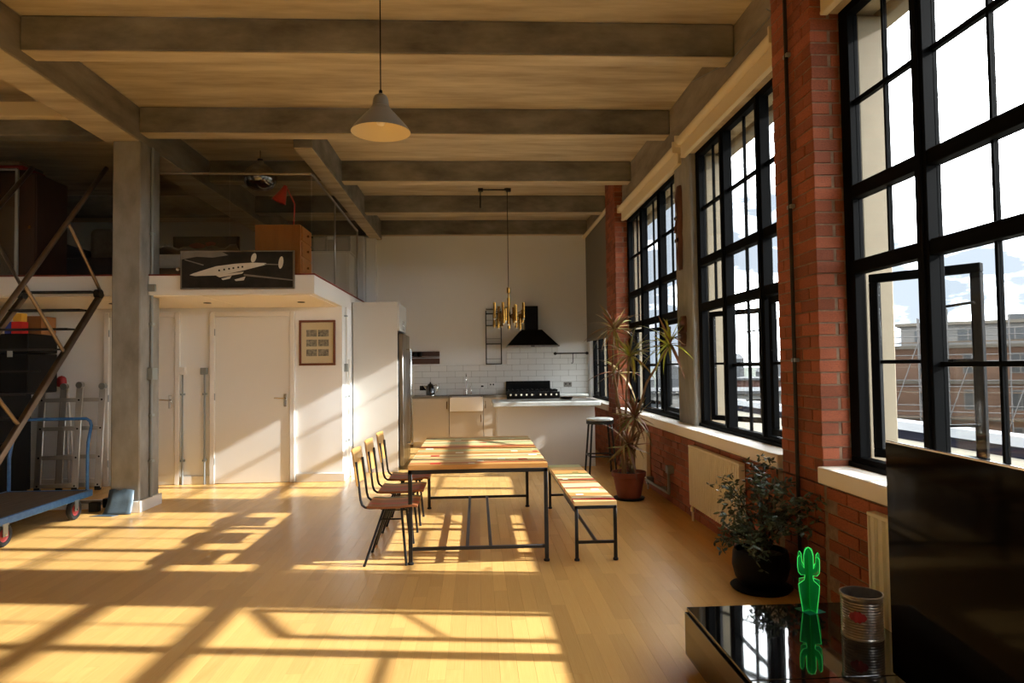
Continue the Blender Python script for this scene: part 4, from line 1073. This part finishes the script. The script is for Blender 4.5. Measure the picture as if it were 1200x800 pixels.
# trolley ------------------------------------------------------------------------------------
tr = thing('platform_trolley', 'blue platform trolley with wooden deck under the stair', 'trolley', (-4.5, 6.7, 0))
box(-4.93, -4.10, 6.0, 7.46, .225, .25).build('deck', 'deck_wood', tr, bev=.003)
f = MB(); f.box(-4.96, -4.93, 5.97, 7.49, .19, .255).box(-4.10, -4.07, 5.97, 7.49, .19, .255).box(-4.93, -4.10, 5.97, 6.0, .19, .255).box(-4.93, -4.10, 7.46, 7.49, .19, .255)
f.build('edge_frame', 'trolley_blue', tr, bev=.004)
hz = [(-4.12, 7.475, .24), (-4.12, 7.475, .60), (-4.13, 7.50, .75), (-4.13, 7.56, .92), (-4.15, 7.57, .97), (-4.19, 7.575, .995), (-4.84, 7.575, .995), (-4.88, 7.57, .97), (-4.90, 7.56, .92), (-4.91, 7.50, .75), (-4.92, 7.475, .60), (-4.92, 7.475, .24)]
MB().tube(hz, .017, 10).build('push_handle', 'trolley_blue', tr)
for x, y in ((-4.10, 7.2), (-4.10, 6.15), (-4.92, 7.2), (-4.92, 6.15)):
    M_ = Matrix.Rotation(PI/2, 4, 'Y')
    wl = MB().lathe([(.062, -.02), (.095, -.024), (.104, -.012), (.104, .012), (.095, .024), (.062, .02)], (x, y, .104), 22, M=M_).build('tyre', 'rubber', tr)
    MB().lathe([(.0, -.016), (.02, -.018), (.022, -.012), (.05, -.01), (.062, -.018), (.062, .018), (.05, .01), (.022, .012), (.02, .018), (0, .016)], (x, y, .104), 18, M=M_).build('hub', 'hub_red', wl)
    MB().box(x-.032, x-.026, y-.03, y+.03, .09, .2).box(x+.026, x+.032, y-.03, y+.03, .09, .2).box(x-.034, x+.034, y-.04, y+.04, .185, .2).build('fork', 'galvanised', tr)
    MB().tube([(x-.036, y, .104), (x+.036, y, .104)], .01, 8).build('axle', 'chrome', tr)

# ladder ---------------------------------------------------------------------------------------
ld = thing('folding_ladder', 'folded aluminium multi-hinge ladder leaning by the partition wall', 'ladder', (-5.2, 9.0, 0))
def lsec(xa, xb, y, z1, yl):
    for x in (xa, xb):
        s_ = MB().hexa([(x-.04, y-.014, .03), (x+.04, y-.014, .03), (x+.04, y+.014, .03), (x-.04, y+.014, .03), (x-.04, yl-.014, z1), (x+.04, yl-.014, z1), (x+.04, yl+.014, z1), (x-.04, yl+.014, z1)]).build('stile', 'aluminium', ld, bev=.004)
        box(x-.035, x+.035, y-.02, y+.02, 0, .05).build('foot', 'rubber', s_, bev=.004)
        MB().lathe([(.042, -.03), (.042, .03)], (x, yl, z1+.03), 14, M=Matrix.Rotation(PI/2, 4, 'X'), close=True).build('hinge', 'galvanised', ld)
        for z in (.07, .42, .78, 1.14):
            yy = y+(yl-y)*z/z1
            MB().lathe([(.012, 0), (.012, .006), (0, .008)], (x, yy-.013, z), 8, M=Matrix.Rotation(PI/2, 4, 'X')).build('rivet', 'satin_black', ld)
    for z in (.07, .42, .78, 1.14):
        yy = y+(yl-y)*z/z1
        MB().bar((xa, yy, z), (xb, yy, z), .03, .05).build('rung', 'aluminium', ld, bev=.004)
lsec(-5.515, -5.06, 8.90, 1.30, 9.0)
lsec(-5.30, -4.82, 8.98, 1.28, 9.08)
mp_ = thing('mop', 'red headed mop and white poles standing behind the ladder', 'mop', (-5.4, 9.13, 0))
for k, (x, y, m_, xt, zt) in enumerate(((-5.44, 9.16, 'dark_wood', -5.40, 1.35), (-5.38, 9.17, 'pole_white', -5.37, 1.30), (-5.20, 9.16, 'pole_white', -5.34, 1.36), (-5.28, 9.17, 'pole_white', -5.36, 1.25))):
    MB().tube([(x, y, 0), (xt, 9.2, zt)], .015, 8).build('pole', m_, mp_)
MB().lathe([(0, 1.30), (.05, 1.31), (.06, 1.36), (.05, 1.42), (.03, 1.44), (0, 1.45)], (-5.39, 9.17, 0), 12).build('mop_head', 'mop_red', mp_)
for k, y in enumerate((7.6, 7.82)):
    s_ = thing('stabiliser_bar', ['aluminium ladder foot bar with black rubber end close behind the trolley', 'aluminium ladder foot bar with black rubber end, further behind the trolley'][k], 'ladder foot', (-4.5, y, 0))
    box(-4.75, -4.16+.03*k, y-.022, y+.022, .03, .085).build('bar', 'aluminium', s_, bev=.003)
    box(-4.16+.03*k, -4.06+.03*k, y-.035, y+.035, 0, .10).build('rubber_end', 'rubber', s_, bev=.006)
    box(-4.80, -4.74, y-.03, y+.03, 0, .09).build('rubber_end', 'rubber', s_, bev=.006)

# black cupboard and boxes ------------------------------------------------------------------------
bc = thing('black_cupboard', 'black cupboard under the mezzanine carrying a wide black case', 'cupboard', (-6.1, 8.47, 0))
box(-6.75, -5.52, 8.17, 8.78, .06, 1.25).build('carcass', 'satin_black', bc, bev=.005)
box(-6.73, -5.55, 8.2, 8.76, 0, .06).build('plinth', 'satin_black', bc)
for k in range(2):
    d = box(-6.74+k*.61, -6.145+k*.61, 8.15, 8.17, .08, 1.23).build('door', 'satin_black', bc, bev=.004)
    MB().bar((-6.2+k*.12, 8.14, .6), (-6.2+k*.12, 8.14, .76), .01, .02).build('handle', 'galvanised', d)
fc = thing('flight_case', 'wide black equipment case lying on the black cupboard', 'case', (-5.95, 8.5, 1.25))
box(-6.7, -5.2, 8.2, 8.76, 1.252, 1.72).build('body', 'satin_black', fc, bev=.01)
box(-6.7, -5.2, 8.2, 8.76, 1.726, 1.95).build('lid', 'satin_black', fc, bev=.01)
for x in (-6.4, -5.9, -5.4): box(x-.03, x+.03, 8.19, 8.2, 1.68, 1.77).build('latch', 'galvanised', fc, bev=.002)
for nm, m_, b, lab in (('cardboard_box', 'carton', (-5.40, -5.21, 8.45, 8.74, 1.952, 2.17), 'brown cardboard box on the black case'),
                       ('carton', 'box_white', (-5.60, -5.50, 8.24, 8.36, 1.952, 2.17), 'white carton on the black case'),
                       ('carton', 'box_blue', (-5.495, -5.425, 8.24, 8.36, 1.952, 2.09), 'blue carton on the black case'),
                       ('carton', 'box_red', (-5.42, -5.30, 8.24, 8.36, 1.952, 2.09), 'red carton on the black case'),
                       ('carton', 'box_yellow', (-5.41, -5.31, 8.25, 8.35, 2.096, 2.19), 'yellow carton stacked on the red one')):
    t = thing(nm, lab, 'box', ((b[0]+b[1])/2, (b[2]+b[3])/2, b[4]))
    box(*b).build('body', m_, t, bev=.003)
    box(b[0]+.003, b[1]-.003, b[2]+.003, (b[2]+b[3])/2-.001, b[5], b[5]+.003).build('flap', m_, t)
    box(b[0]+.003, b[1]-.003, (b[2]+b[3])/2+.001, b[3]-.003, b[5], b[5]+.003).build('flap', m_, t)
# lead sheet at the column foot
ls = thing('lead_sheet', 'blue grey lead sheet leaning against the concrete column foot', 'sheet', (-3.78, 7.42, 0))
vs = []; prof = [(7.40, .006), (7.43, .03), (7.465, .12), (7.486, .25)]
for k, (y, z) in enumerate(prof):
    for i in range(6):
        u = i/5; vs.append((-3.93+.04*k/3+u*(.30-.015*k), y+.005*math.sin(i*2+k)*(k > 0)+(.02*(1-u) if k == 0 else 0)-.018, z+(.012*math.sin(i*2.3) if k == 3 else 0)))
fs = [(k*6+i, k*6+i+1, (k+1)*6+i+1, (k+1)*6+i) for k in range(3) for i in range(5)]
o = MB().add(vs, fs).build('sheet', 'lead', ls); sd = o.modifiers.new('solid', 'SOLIDIFY'); sd.thickness = .004; sd.offset = 0
MB().prism([(-4.02, 7.33), (-3.78, 7.30), (-3.74, 7.36), (-3.93, 7.41)], .001, .006, lambda a, b, h: (a, b, h)).build('floor_flap', 'lead', ls, smooth=False)

# carved masks on the window column --------------------------------------------------------------
def mask(z0, z1, y, w, label):
    t = thing('carved_mask', label, 'mask', (2.17, y, z0))
    h = z1-z0; N = 14; rings = []
    mb = MB(); vs = []
    for i in range(N+1):
        u = i/N; ww = w*(.62+.38*math.sin(min(1, u*1.6)*PI/2))*(1 if u < .93 else .8)*(1-.25*math.exp(-((u-.42)/.05)**2))
        dep = .03+.022*math.sin(u*PI*3)**2
        for k in range(7):
            a = PI*k/6; vs.append((2.196-dep*math.sin(a), y-math.cos(a)*ww/2, z0+h*u))
    fs = [(i*7+k, i*7+k+1, (i+1)*7+k+1, (i+1)*7+k) for i in range(N) for k in range(6)]
    fs += [tuple(range(6, -1, -1)), tuple(N*7+k for k in range(7))]
    fs += [(i*7, (i+1)*7, (i+1)*7+6, i*7+6) for i in range(N)]
    mb.add(vs, fs).build('body', 'carved_wood', t)
    for s in (-1, 1): MB().lathe([(.0, .012), (.014, .008), (.02, 0)], (2.148, y+s*w*.2, z0+h*.62), 10, M=Matrix.Rotation(-PI/2, 4, 'Y')).build('eye', 'dark_wood', t)
    MB().hexa([(2.125, y-.014, z0+h*.44), (2.15, y-.014, z0+h*.44), (2.15, y+.014, z0+h*.44), (2.125, y+.014, z0+h*.44), (2.145, y-.006, z0+h*.6), (2.16, y-.006, z0+h*.6), (2.16, y+.006, z0+h*.6), (2.145, y+.006, z0+h*.6)]).build('nose', 'carved_wood', t, bev=.004)
    box(2.138, 2.16, y-w*.22, y+w*.22, z0+h*.33, z0+h*.37).build('mouth', 'dark_wood', t, bev=.004)
mask(2.50, 3.40, 7.17, .16, 'long carved wooden mask hung high on the concrete window column')
mask(1.68, 2.0, 7.12, .19, 'short carved wooden mask hung low on the concrete window column')

# spiky plant --------------------------------------------------------------------------------------
def add_obj(name, me, parent, M):
    o = bpy.data.objects.new(name, me); col.objects.link(o); o.parent = parent; o.matrix_local = M; return o
def leaf_mesh(L, w, droop, m_, name):
    n = 6; vs = []
    for i in range(n+1):
        u = i/n; ww = w*(.55+.45*math.sin(min(u*2.2, 1)*PI/2))*(1-u**2.2)+.0008
        zz = -droop*L*u*u; xx = L*(u-.15*droop*u**3)
        vs += [(xx, -ww, zz+ww*.35), (xx, 0, zz), (xx, ww, zz+ww*.35)]
    fs = []
    for i in range(n):
        for k in range(2): fs.append((3*i+k, 3*i+3+k, 3*i+4+k, 3*i+1+k))
    me = MB().add(vs, fs).mesh(name); me.materials.append(MATS[m_]); return me
random.seed(21)
PX0, PY0 = 1.68, 7.6
dr = thing('dragon_plant', 'tall spiky dragon plant with bare canes in a terracotta pot by the window', 'plant', (PX0, PY0, 0))
pt = MB().lathe([(0, .022), (.125, .022), (.135, .05), (.172, .25), (.18, .255), (.19, .255), (.192, .305), (.178, .305), (.17, .27), (0, .27)], (PX0, PY0, 0), 28).build('pot', 'terracotta', dr)
MB().lathe([(0, .0), (.16, .0), (.175, .02), (.165, .022), (0, .021)], (PX0, PY0, 0), 28).build('saucer', 'satin_black', dr)
MB().lathe([(.168, .272), (.1, .285), (0, .29)], (PX0, PY0, 0), 20).build('soil', 'soil', dr)
LV = {m_: [leaf_mesh(L, .0165, d, m_, 'leaf') for L, d in ((.34, .15), (.38, .5), (.32, .9), (.28, .05))] for m_ in ('leaf_green', 'leaf_yellow', 'leaf_red')}
heads = [((1.55, 7.62, 1.90), 'leaf_green', 'leaf_red', 42), ((1.70, 7.5, 1.60), 'leaf_green', 'leaf_yellow', 46), ((2.0, 6.98, 1.70), 'leaf_yellow', 'leaf_red', 48),
         ((1.72, 7.45, .92), 'leaf_red', 'leaf_green', 46), ((1.66, 7.5, .60), 'leaf_red', 'leaf_green', 36), ((1.62, 7.75, 1.42), 'leaf_red', 'leaf_green', 14)]
for hi_, (hp, ma, mb_, n) in enumerate(heads):
    b0 = Vector((PX0+random.uniform(-.08, .08), PY0+random.uniform(-.08, .08), .27)); h = Vector(hp)
    p1 = b0.lerp(h, .35)+Vector((random.uniform(-.06, .06), random.uniform(-.06, .06), .03)); p2 = b0.lerp(h, .75)+Vector((random.uniform(-.07, .07), random.uniform(-.05, .05), -.02))
    if h.z > 1.5 and h.x > 1.9: p2 = Vector((1.83, 7.3, 1.30)); p1 = Vector((1.72, 7.5, .8))
    cn = MB().tube([b0, p1, p2, h], [.017, .015, .013, .011], 8).build('cane', 'cane', dr)
    for k in range(n):
        me = random.choice(LV[ma if random.random() < .65 else mb_])
        az = 2*PI*k/n*2.4+random.uniform(-.2, .2); el = RAD(random.uniform(-35, 75))
        M_ = Matrix.Translation(h-Vector((PX0, PY0, 0))+Vector((0, 0, random.uniform(-.03, .02)))) @ Matrix.Rotation(az, 4, 'Z') @ Matrix.Rotation(-el, 4, 'Y') @ Matrix.Rotation(random.uniform(-.5, .5), 4, 'X') @ Matrix.Scale(random.uniform(.8, 1.1), 4)
        tip = M_ @ Vector((.36, 0, 0))+Vector((PX0, PY0, 0))
        if tip.x > 2.0 and tip.z < .95: continue
        if tip.x > 2.16 and tip.y > 6.8: continue
        if tip.x > 2.16: continue
        add_obj('leaf', me, cn, M_)

# leafy dark plant ------------------------------------------------------------------------------------
ox, oy = 1.87, 4.5
op = thing('leafy_plant', 'bushy dark leaved plant in a round black pot by the brick pier', 'plant', (ox, oy, 0))
MB().lathe([(0, .02), (.12, .02), (.165, .08), (.185, .16), (.178, .24), (.17, .26), (.16, .26), (.165, .22), (0, .22)], (ox, oy, 0), 28).build('pot', 'satin_black', op)
MB().lathe([(0, 0), (.18, 0), (.2, .02), (.19, .022), (0, .018)], (ox, oy, 0), 28).build('saucer', 'satin_black', op)
MB().lathe([(.163, .222), (0, .232)], (ox, oy, 0), 20).build('soil', 'soil', op)
random.seed(8)
lv = MB(); sm = MB()
def leaflet(p, d, L, w):
    d = d.normalized(); a = d.cross(Vector((random.uniform(-1, 1), random.uniform(-1, 1), random.uniform(.2, 1)))).normalized()
    n = d.cross(a)
    pts = [p, p+d*L*.35+a*w+n*.003, p+d*L*.75+a*w*.7, p+d*L, p+d*L*.75-a*w*.7, p+d*L*.35-a*w+n*.003]
    if max(q.x for q in pts) > 2.035: return
    lv.add(pts, [(0, 1, 2, 3), (0, 3, 4, 5)])
tips = [(1.60, 4.35, .52), (1.63, 4.45, .40), (1.68, 4.6, .62), (1.80, 4.3, .74), (1.92, 4.5, .84), (1.97, 4.25, .72), (1.98, 4.1, .62), (1.98, 4.75, .72), (1.75, 4.85, .66), (1.70, 4.2, .33), (1.62, 4.5, .28), (1.98, 4.4, .5), (1.85, 4.2, .5), (1.77, 4.3, .24), (1.97, 4.0, .5), (1.98, 3.95, .66), (1.9, 4.65, .78)]
for tp_ in tips:
    b0 = Vector((ox+random.uniform(-.05, .05), oy+random.uniform(-.05, .05), .22)); e = Vector(tp_)
    m1 = b0.lerp(e, .4)+Vector((0, 0, .14+.1*random.random())); m2 = b0.lerp(e, .75)+Vector((random.uniform(-.04, .04), random.uniform(-.04, .04), .09))
    path = [b0]
    for k in range(1, 13):
        t_ = k/12; path.append(((1-t_)**3)*b0+3*t_*(1-t_)**2*m1+3*t_*t_*(1-t_)*m2+t_**3*e)
    sm.tube(path, [.008*(1-.75*k/12) for k in range(13)], 5)
    for k in range(3, 13):
        for q in range(4):
            tw = path[k]+Vector((random.gauss(0, .03), random.gauss(0, .03), random.gauss(0, .03)))
            for _ in range(3):
                leaflet(tw, Vector((random.gauss(0, 1), random.gauss(0, 1), random.gauss(0, .6)-.1)), random.uniform(.03, .055), random.uniform(.006, .011))
sm.build('stems', 'bark', op)
o = lv.build('foliage', 'leaf_olive', op, smooth=False); o['kind'] = 'stuff'

# television, console and ornaments ------------------------------------------------------------------
con = thing('media_console', 'low gloss black console with television and green cactus on it', 'console', (1.45, 2.9, 0))
for y0, y1 in ((2.62, 3.42), (1.80, 2.612), (.99, 1.792)):
    box(1.04, 1.84, y0, y1, .04, .262).build('module', 'gloss_black', con, bev=.003)
    box(1.036, 1.85, y0, y1, .264, .28).build('top_panel', 'gloss_black', con, bev=.002)
    d = box(1.024, 1.04, y0+.004, y1-.004, .05, .258).build('flap_door', 'gloss_black', con, bev=.002)
box(1.10, 1.80, 1.05, 3.36, 0, .04).build('plinth', 'satin_black', con)
tv = thing('television', 'large flat black television on the console in front of the window', 'television', (1.50, 1.9, .28), local=True, rz=0)
tv.rotation_euler.z = math.atan2(.044, .69)*-1
# local: screen faces -X, runs along Y
box(.0, .012, -.62, .62, .055, .92).build('bezel', 'chrome', tv, bev=.002)
box(-.004, .0, -.613, .613, .062, .913).build('screen_panel', 'screen', tv, bev=.001)
box(.012, .05, -.60, .60, .07, .90).build('back_shell', 'satin_black', tv, bev=.01)
box(.05, .09, -.4, .4, .15, .6).build('back_housing', 'satin_black', tv, bev=.015)
box(-.10, .14, -.3, .3, .0, .012).build('stand_base', 'gloss_black', tv, bev=.004)
box(.02, .05, -.06, .06, .012, .2).build('stand_neck', 'satin_black', tv, bev=.004)
# cactus of slotted green acrylic plates
ca = thing('acrylic_cactus', 'bright green slotted acrylic cactus ornament on the black console', 'ornament', (1.62, 3.32, .28), local=True, rz=RAD(18))
half = [(.034, 0), (.058, .125), (.058, .145), (.034, .145), (.030, .16), (.034, .165)]
out = [(.044, .0), (.062, .10), (.066, .135), (.03, .150), (.026, .165), (.026, .175), (.050, .178), (.066, .195), (.070, .225), (.068, .262), (.058, .272), (.048, .262), (.044, .225), (.030, .205), (.030, .27), (.020, .295), (.0, .305)]
poly = out+[(-a, b) for a, b in reversed(out[:-1])]
def plate(f, name):
    th = .0025
    MB().prism(poly, -th, th, f).build(name, 'acrylic', ca, smooth=False)
    P3 = [f(a, b, 0) for a, b in poly]; e = MB()
    for i in range(len(P3)):
        e.tube([P3[i], P3[(i+1) % len(P3)]], .0019, 5)
    return e.build(name+'_glowing_edge', 'acrylic_edge', ca)
e1 = plate(lambda a, b, h: (a, h, b+.002), 'plate'); e2 = plate(lambda a, b, h: (h, a, b+.002), 'plate')
MB().tube([(0, 0, .02), (0, 0, .30)], .0016, 5).build('slot_edge', 'acrylic_edge', ca)
box(-.05, .05, -.05, .05, 0, .002).build('base_plate', 'sea_green', ca)
# tin can
tn = thing('tin_can', 'open ribbed tin can with red mark on the black console', 'tin', (1.70, 3.0, .28))
pr = [(0, .283), (.083, .283), (.087, .281), (.087, .288)]
for k in range(14): pr += [(.083, .292+k*.0115), (.086, .298+k*.0115)]
pr += [(.085, .458), (.09, .462), (.09, .47), (.084, .47), (.083, .46), (.081, .29), (0, .288)]
MB().lathe(pr, (1.70, 3.0, 0), 36).build('can', 'tin', tn)
mb = MB(); vs = []
for i in range(9):
    a = RAD(205+i*6)
    hh = .018*math.sin(PI*i/8)+.006*(i % 2)+.004
    for z in (.385-hh, .385+hh): vs.append((1.70+.0875*math.cos(a), 3.0+.0875*math.sin(a), z))
mb.add(vs, [(2*i, 2*i+2, 2*i+3, 2*i+1) for i in range(8)]).build('red_emblem', 'mop_red', tn)
# ================================================================== OUTSIDE
GZ = -9.0
tag(box(3.5, 1500, -700, 1500, GZ-.5, GZ).build('ground', 'field'), 'distant green and grey ground beyond the windows', 'ground', kind='structure')
nb = thing('terrace_block', 'low cream block with white coping and navy band across the yard', 'building', (14, 15, GZ))
box(11.0, 19.0, -6, 33, GZ, -1.5).box(11.0, 11.3, -6, 33, -1.5, -.52).build('wall', 'ext_cream', nb)
box(10.95, 11.32, -6.05, 33.05, -.52, -.27).build('band', 'navy_band', nb)
box(10.85, 11.35, -6.1, 33.1, -.27, -.06).build('coping', 'coping', nb)
box(11.3, 19.1, -6.1, 33.1, -1.5, -1.4).build('roof', 'ext_roof', nb)
for k in range(9):
    y = -3+k*4.0
    w_ = box(10.97, 11.0, y, y+1.6, -3.0, -1.5).build('window', 'coping', nb)
    box(10.95, 10.97, y+.08, y+.76, -2.92, -1.58).build('pane', 'ext_blue' if k % 3 == 1 else 'ext_window', w_)
    box(10.95, 10.97, y+.84, y+1.52, -2.92, -1.58).build('pane', 'ext_blue' if k % 3 == 1 else 'ext_window', w_)
box(10.9, 11.0, 19, 33, GZ, -1.3).build('brick_base', 'ext_brick', nb)
# building under scaffolding
bc_ = at_y(1165, 415, 52); dirn = Vector((bc_.x, bc_.y, 0)).normalized(); rz = math.atan2(dirn.y, dirn.x)-PI/2
sb_ = thing('scaffolded_building', 'brown apartment block wrapped in scaffolding seen through the windows', 'building', (bc_.x, bc_.y, GZ), local=True, rz=rz)
# local: facade faces -Y
Wd = 9.5
box(-Wd, 16, 0, 12, 0, 11.6).build('wall', 'ext_brown', sb_)
box(-Wd+3, 16, 1.2, 11, 11.6, 13.4).build('penthouse', 'ext_white', sb_)
box(-Wd+2.6, 16.4, .8, 11.4, 13.4, 13.65).build('roof_slab', 'ext_slab', sb_)
for x in (1, 9): box(x, x+2.2, 3, 5, 13.65, 14.2).build('roof_vent', 'ext_window', sb_)
for fl_ in range(4):
    z = 2.9*(fl_+1)
    box(-Wd-.3, 16.3, -.5, 0, z-.15, z+.12).build('balcony_slab', 'ext_slab', sb_)
    for k in range(8):
        x = -Wd+1.2+k*3.1
        w_ = box(x, x+1.3, -.06, 0, z-2.2, z-.6).build('window', 'ext_white', sb_)
        box(x+.1, x+.6, -.09, -.06, z-2.1, z-.7).build('pane', 'ext_window', w_); box(x+.7, x+1.2, -.09, -.06, z-2.1, z-.7).build('pane', 'ext_window', w_)
for k in range(6):
    x = -Wd+4+k*3.1
    w_ = box(x, x+1.4, 1.14, 1.2, 12.1, 13.0).build('window', 'ext_window', sb_)
    box(x+.65, x+.75, 1.1, 1.14, 12.1, 13.0).build('window_bar', 'ext_white', w_)
sf = thing('scaffolding', 'pale scaffold poles and boards standing around the brown apartment block', 'scaffolding', (bc_.x, bc_.y, GZ), local=True, rz=rz)
for k in range(15):
    x = -Wd-3.5+k*2.0
    for y in (-.9, -2.1): MB().tube([(x, y, 0), (x, y, 13.2+(k % 3)*.7)], .05, 5).build('pole', 'ext_pole', sf)
for z in (1.9, 3.9, 5.9, 7.9, 9.9, 11.9):
    box(-Wd-3.6, 16, -2.1, -1.0, z, z+.06).build('board', 'ext_board', sf)
    for zz in (.5, 1.0): MB().tube([(-Wd-3.6, -2.15, z+zz), (16, -2.15, z+zz)], .04, 5).build('guard_rail', 'ext_pole', sf)
for k in range(7): MB().tube([(-Wd-3.5+k*4, -2.2, 0), (-Wd+.5+k*4, -2.2, 11.9)], .04, 5).build('brace', 'ext_pole', sf)
# distant town
random.seed(3); TOWN = []
for k in range(90):
    px = random.uniform(700, 1120); d = random.uniform(160, 420); r_ = ray(px, 425); r_.z = 0; r_.normalize(); p = r_*d
    if Vector((p.x-bc_.x, p.y-bc_.y)).length < 60 or any((p-q).length < 32 for q in TOWN): continue
    TOWN.append(p)
    t = thing('distant_building', 'small hazy town building near the horizon', 'building', (p.x, p.y, GZ), group='hazy town buildings near the horizon', local=True, rz=random.uniform(-.6, .6))
    w = random.uniform(8, 22); h = random.uniform(5, 12.5)
    box(-w/2, w/2, -5, 5, 0, h).build('wall', 'city', t)
    MB().hexa([(-w/2-.3, -5.3, h), (w/2+.3, -5.3, h), (w/2+.3, 5.3, h), (-w/2-.3, 5.3, h), (-w/2, -.2, h+2), (w/2, -.2, h+2), (w/2, .2, h+2), (-w/2, .2, h+2)]).build('roof', 'city', t)
# grey sheds between the terrace and the field
for k, (px, d, h, w, m_, lab) in enumerate(((765, 60, 5.5, 12, 'ext_roof', 'grey flat roofed shed beyond the yard, nearest the field'), (850, 95, 6.4, 22, 'ext_white', 'pale long shed beyond the yard'), (950, 135, 7.2, 26, 'ext_brick', 'brick shed beyond the yard near the scaffolding'))):
    r_ = ray(px, 425); r_.z = 0; r_.normalize(); p = r_*d
    t = thing('shed', lab, 'shed', (p.x, p.y, GZ), local=True, rz=math.atan2(r_.y, r_.x)-PI/2)
    box(-w/2, w/2, 0, 14, 0, h).build('wall', m_, t)
    box(-w/2-.4, w/2+.4, -.4, 14.4, h, h+.4).build('roof', 'ext_roof', t)
    for q in range(5): box(-w/2+1+q*w/5, -w/2+3+q*w/5, -.05, 0, h*.45, h*.8).build('window', 'ext_window', t)
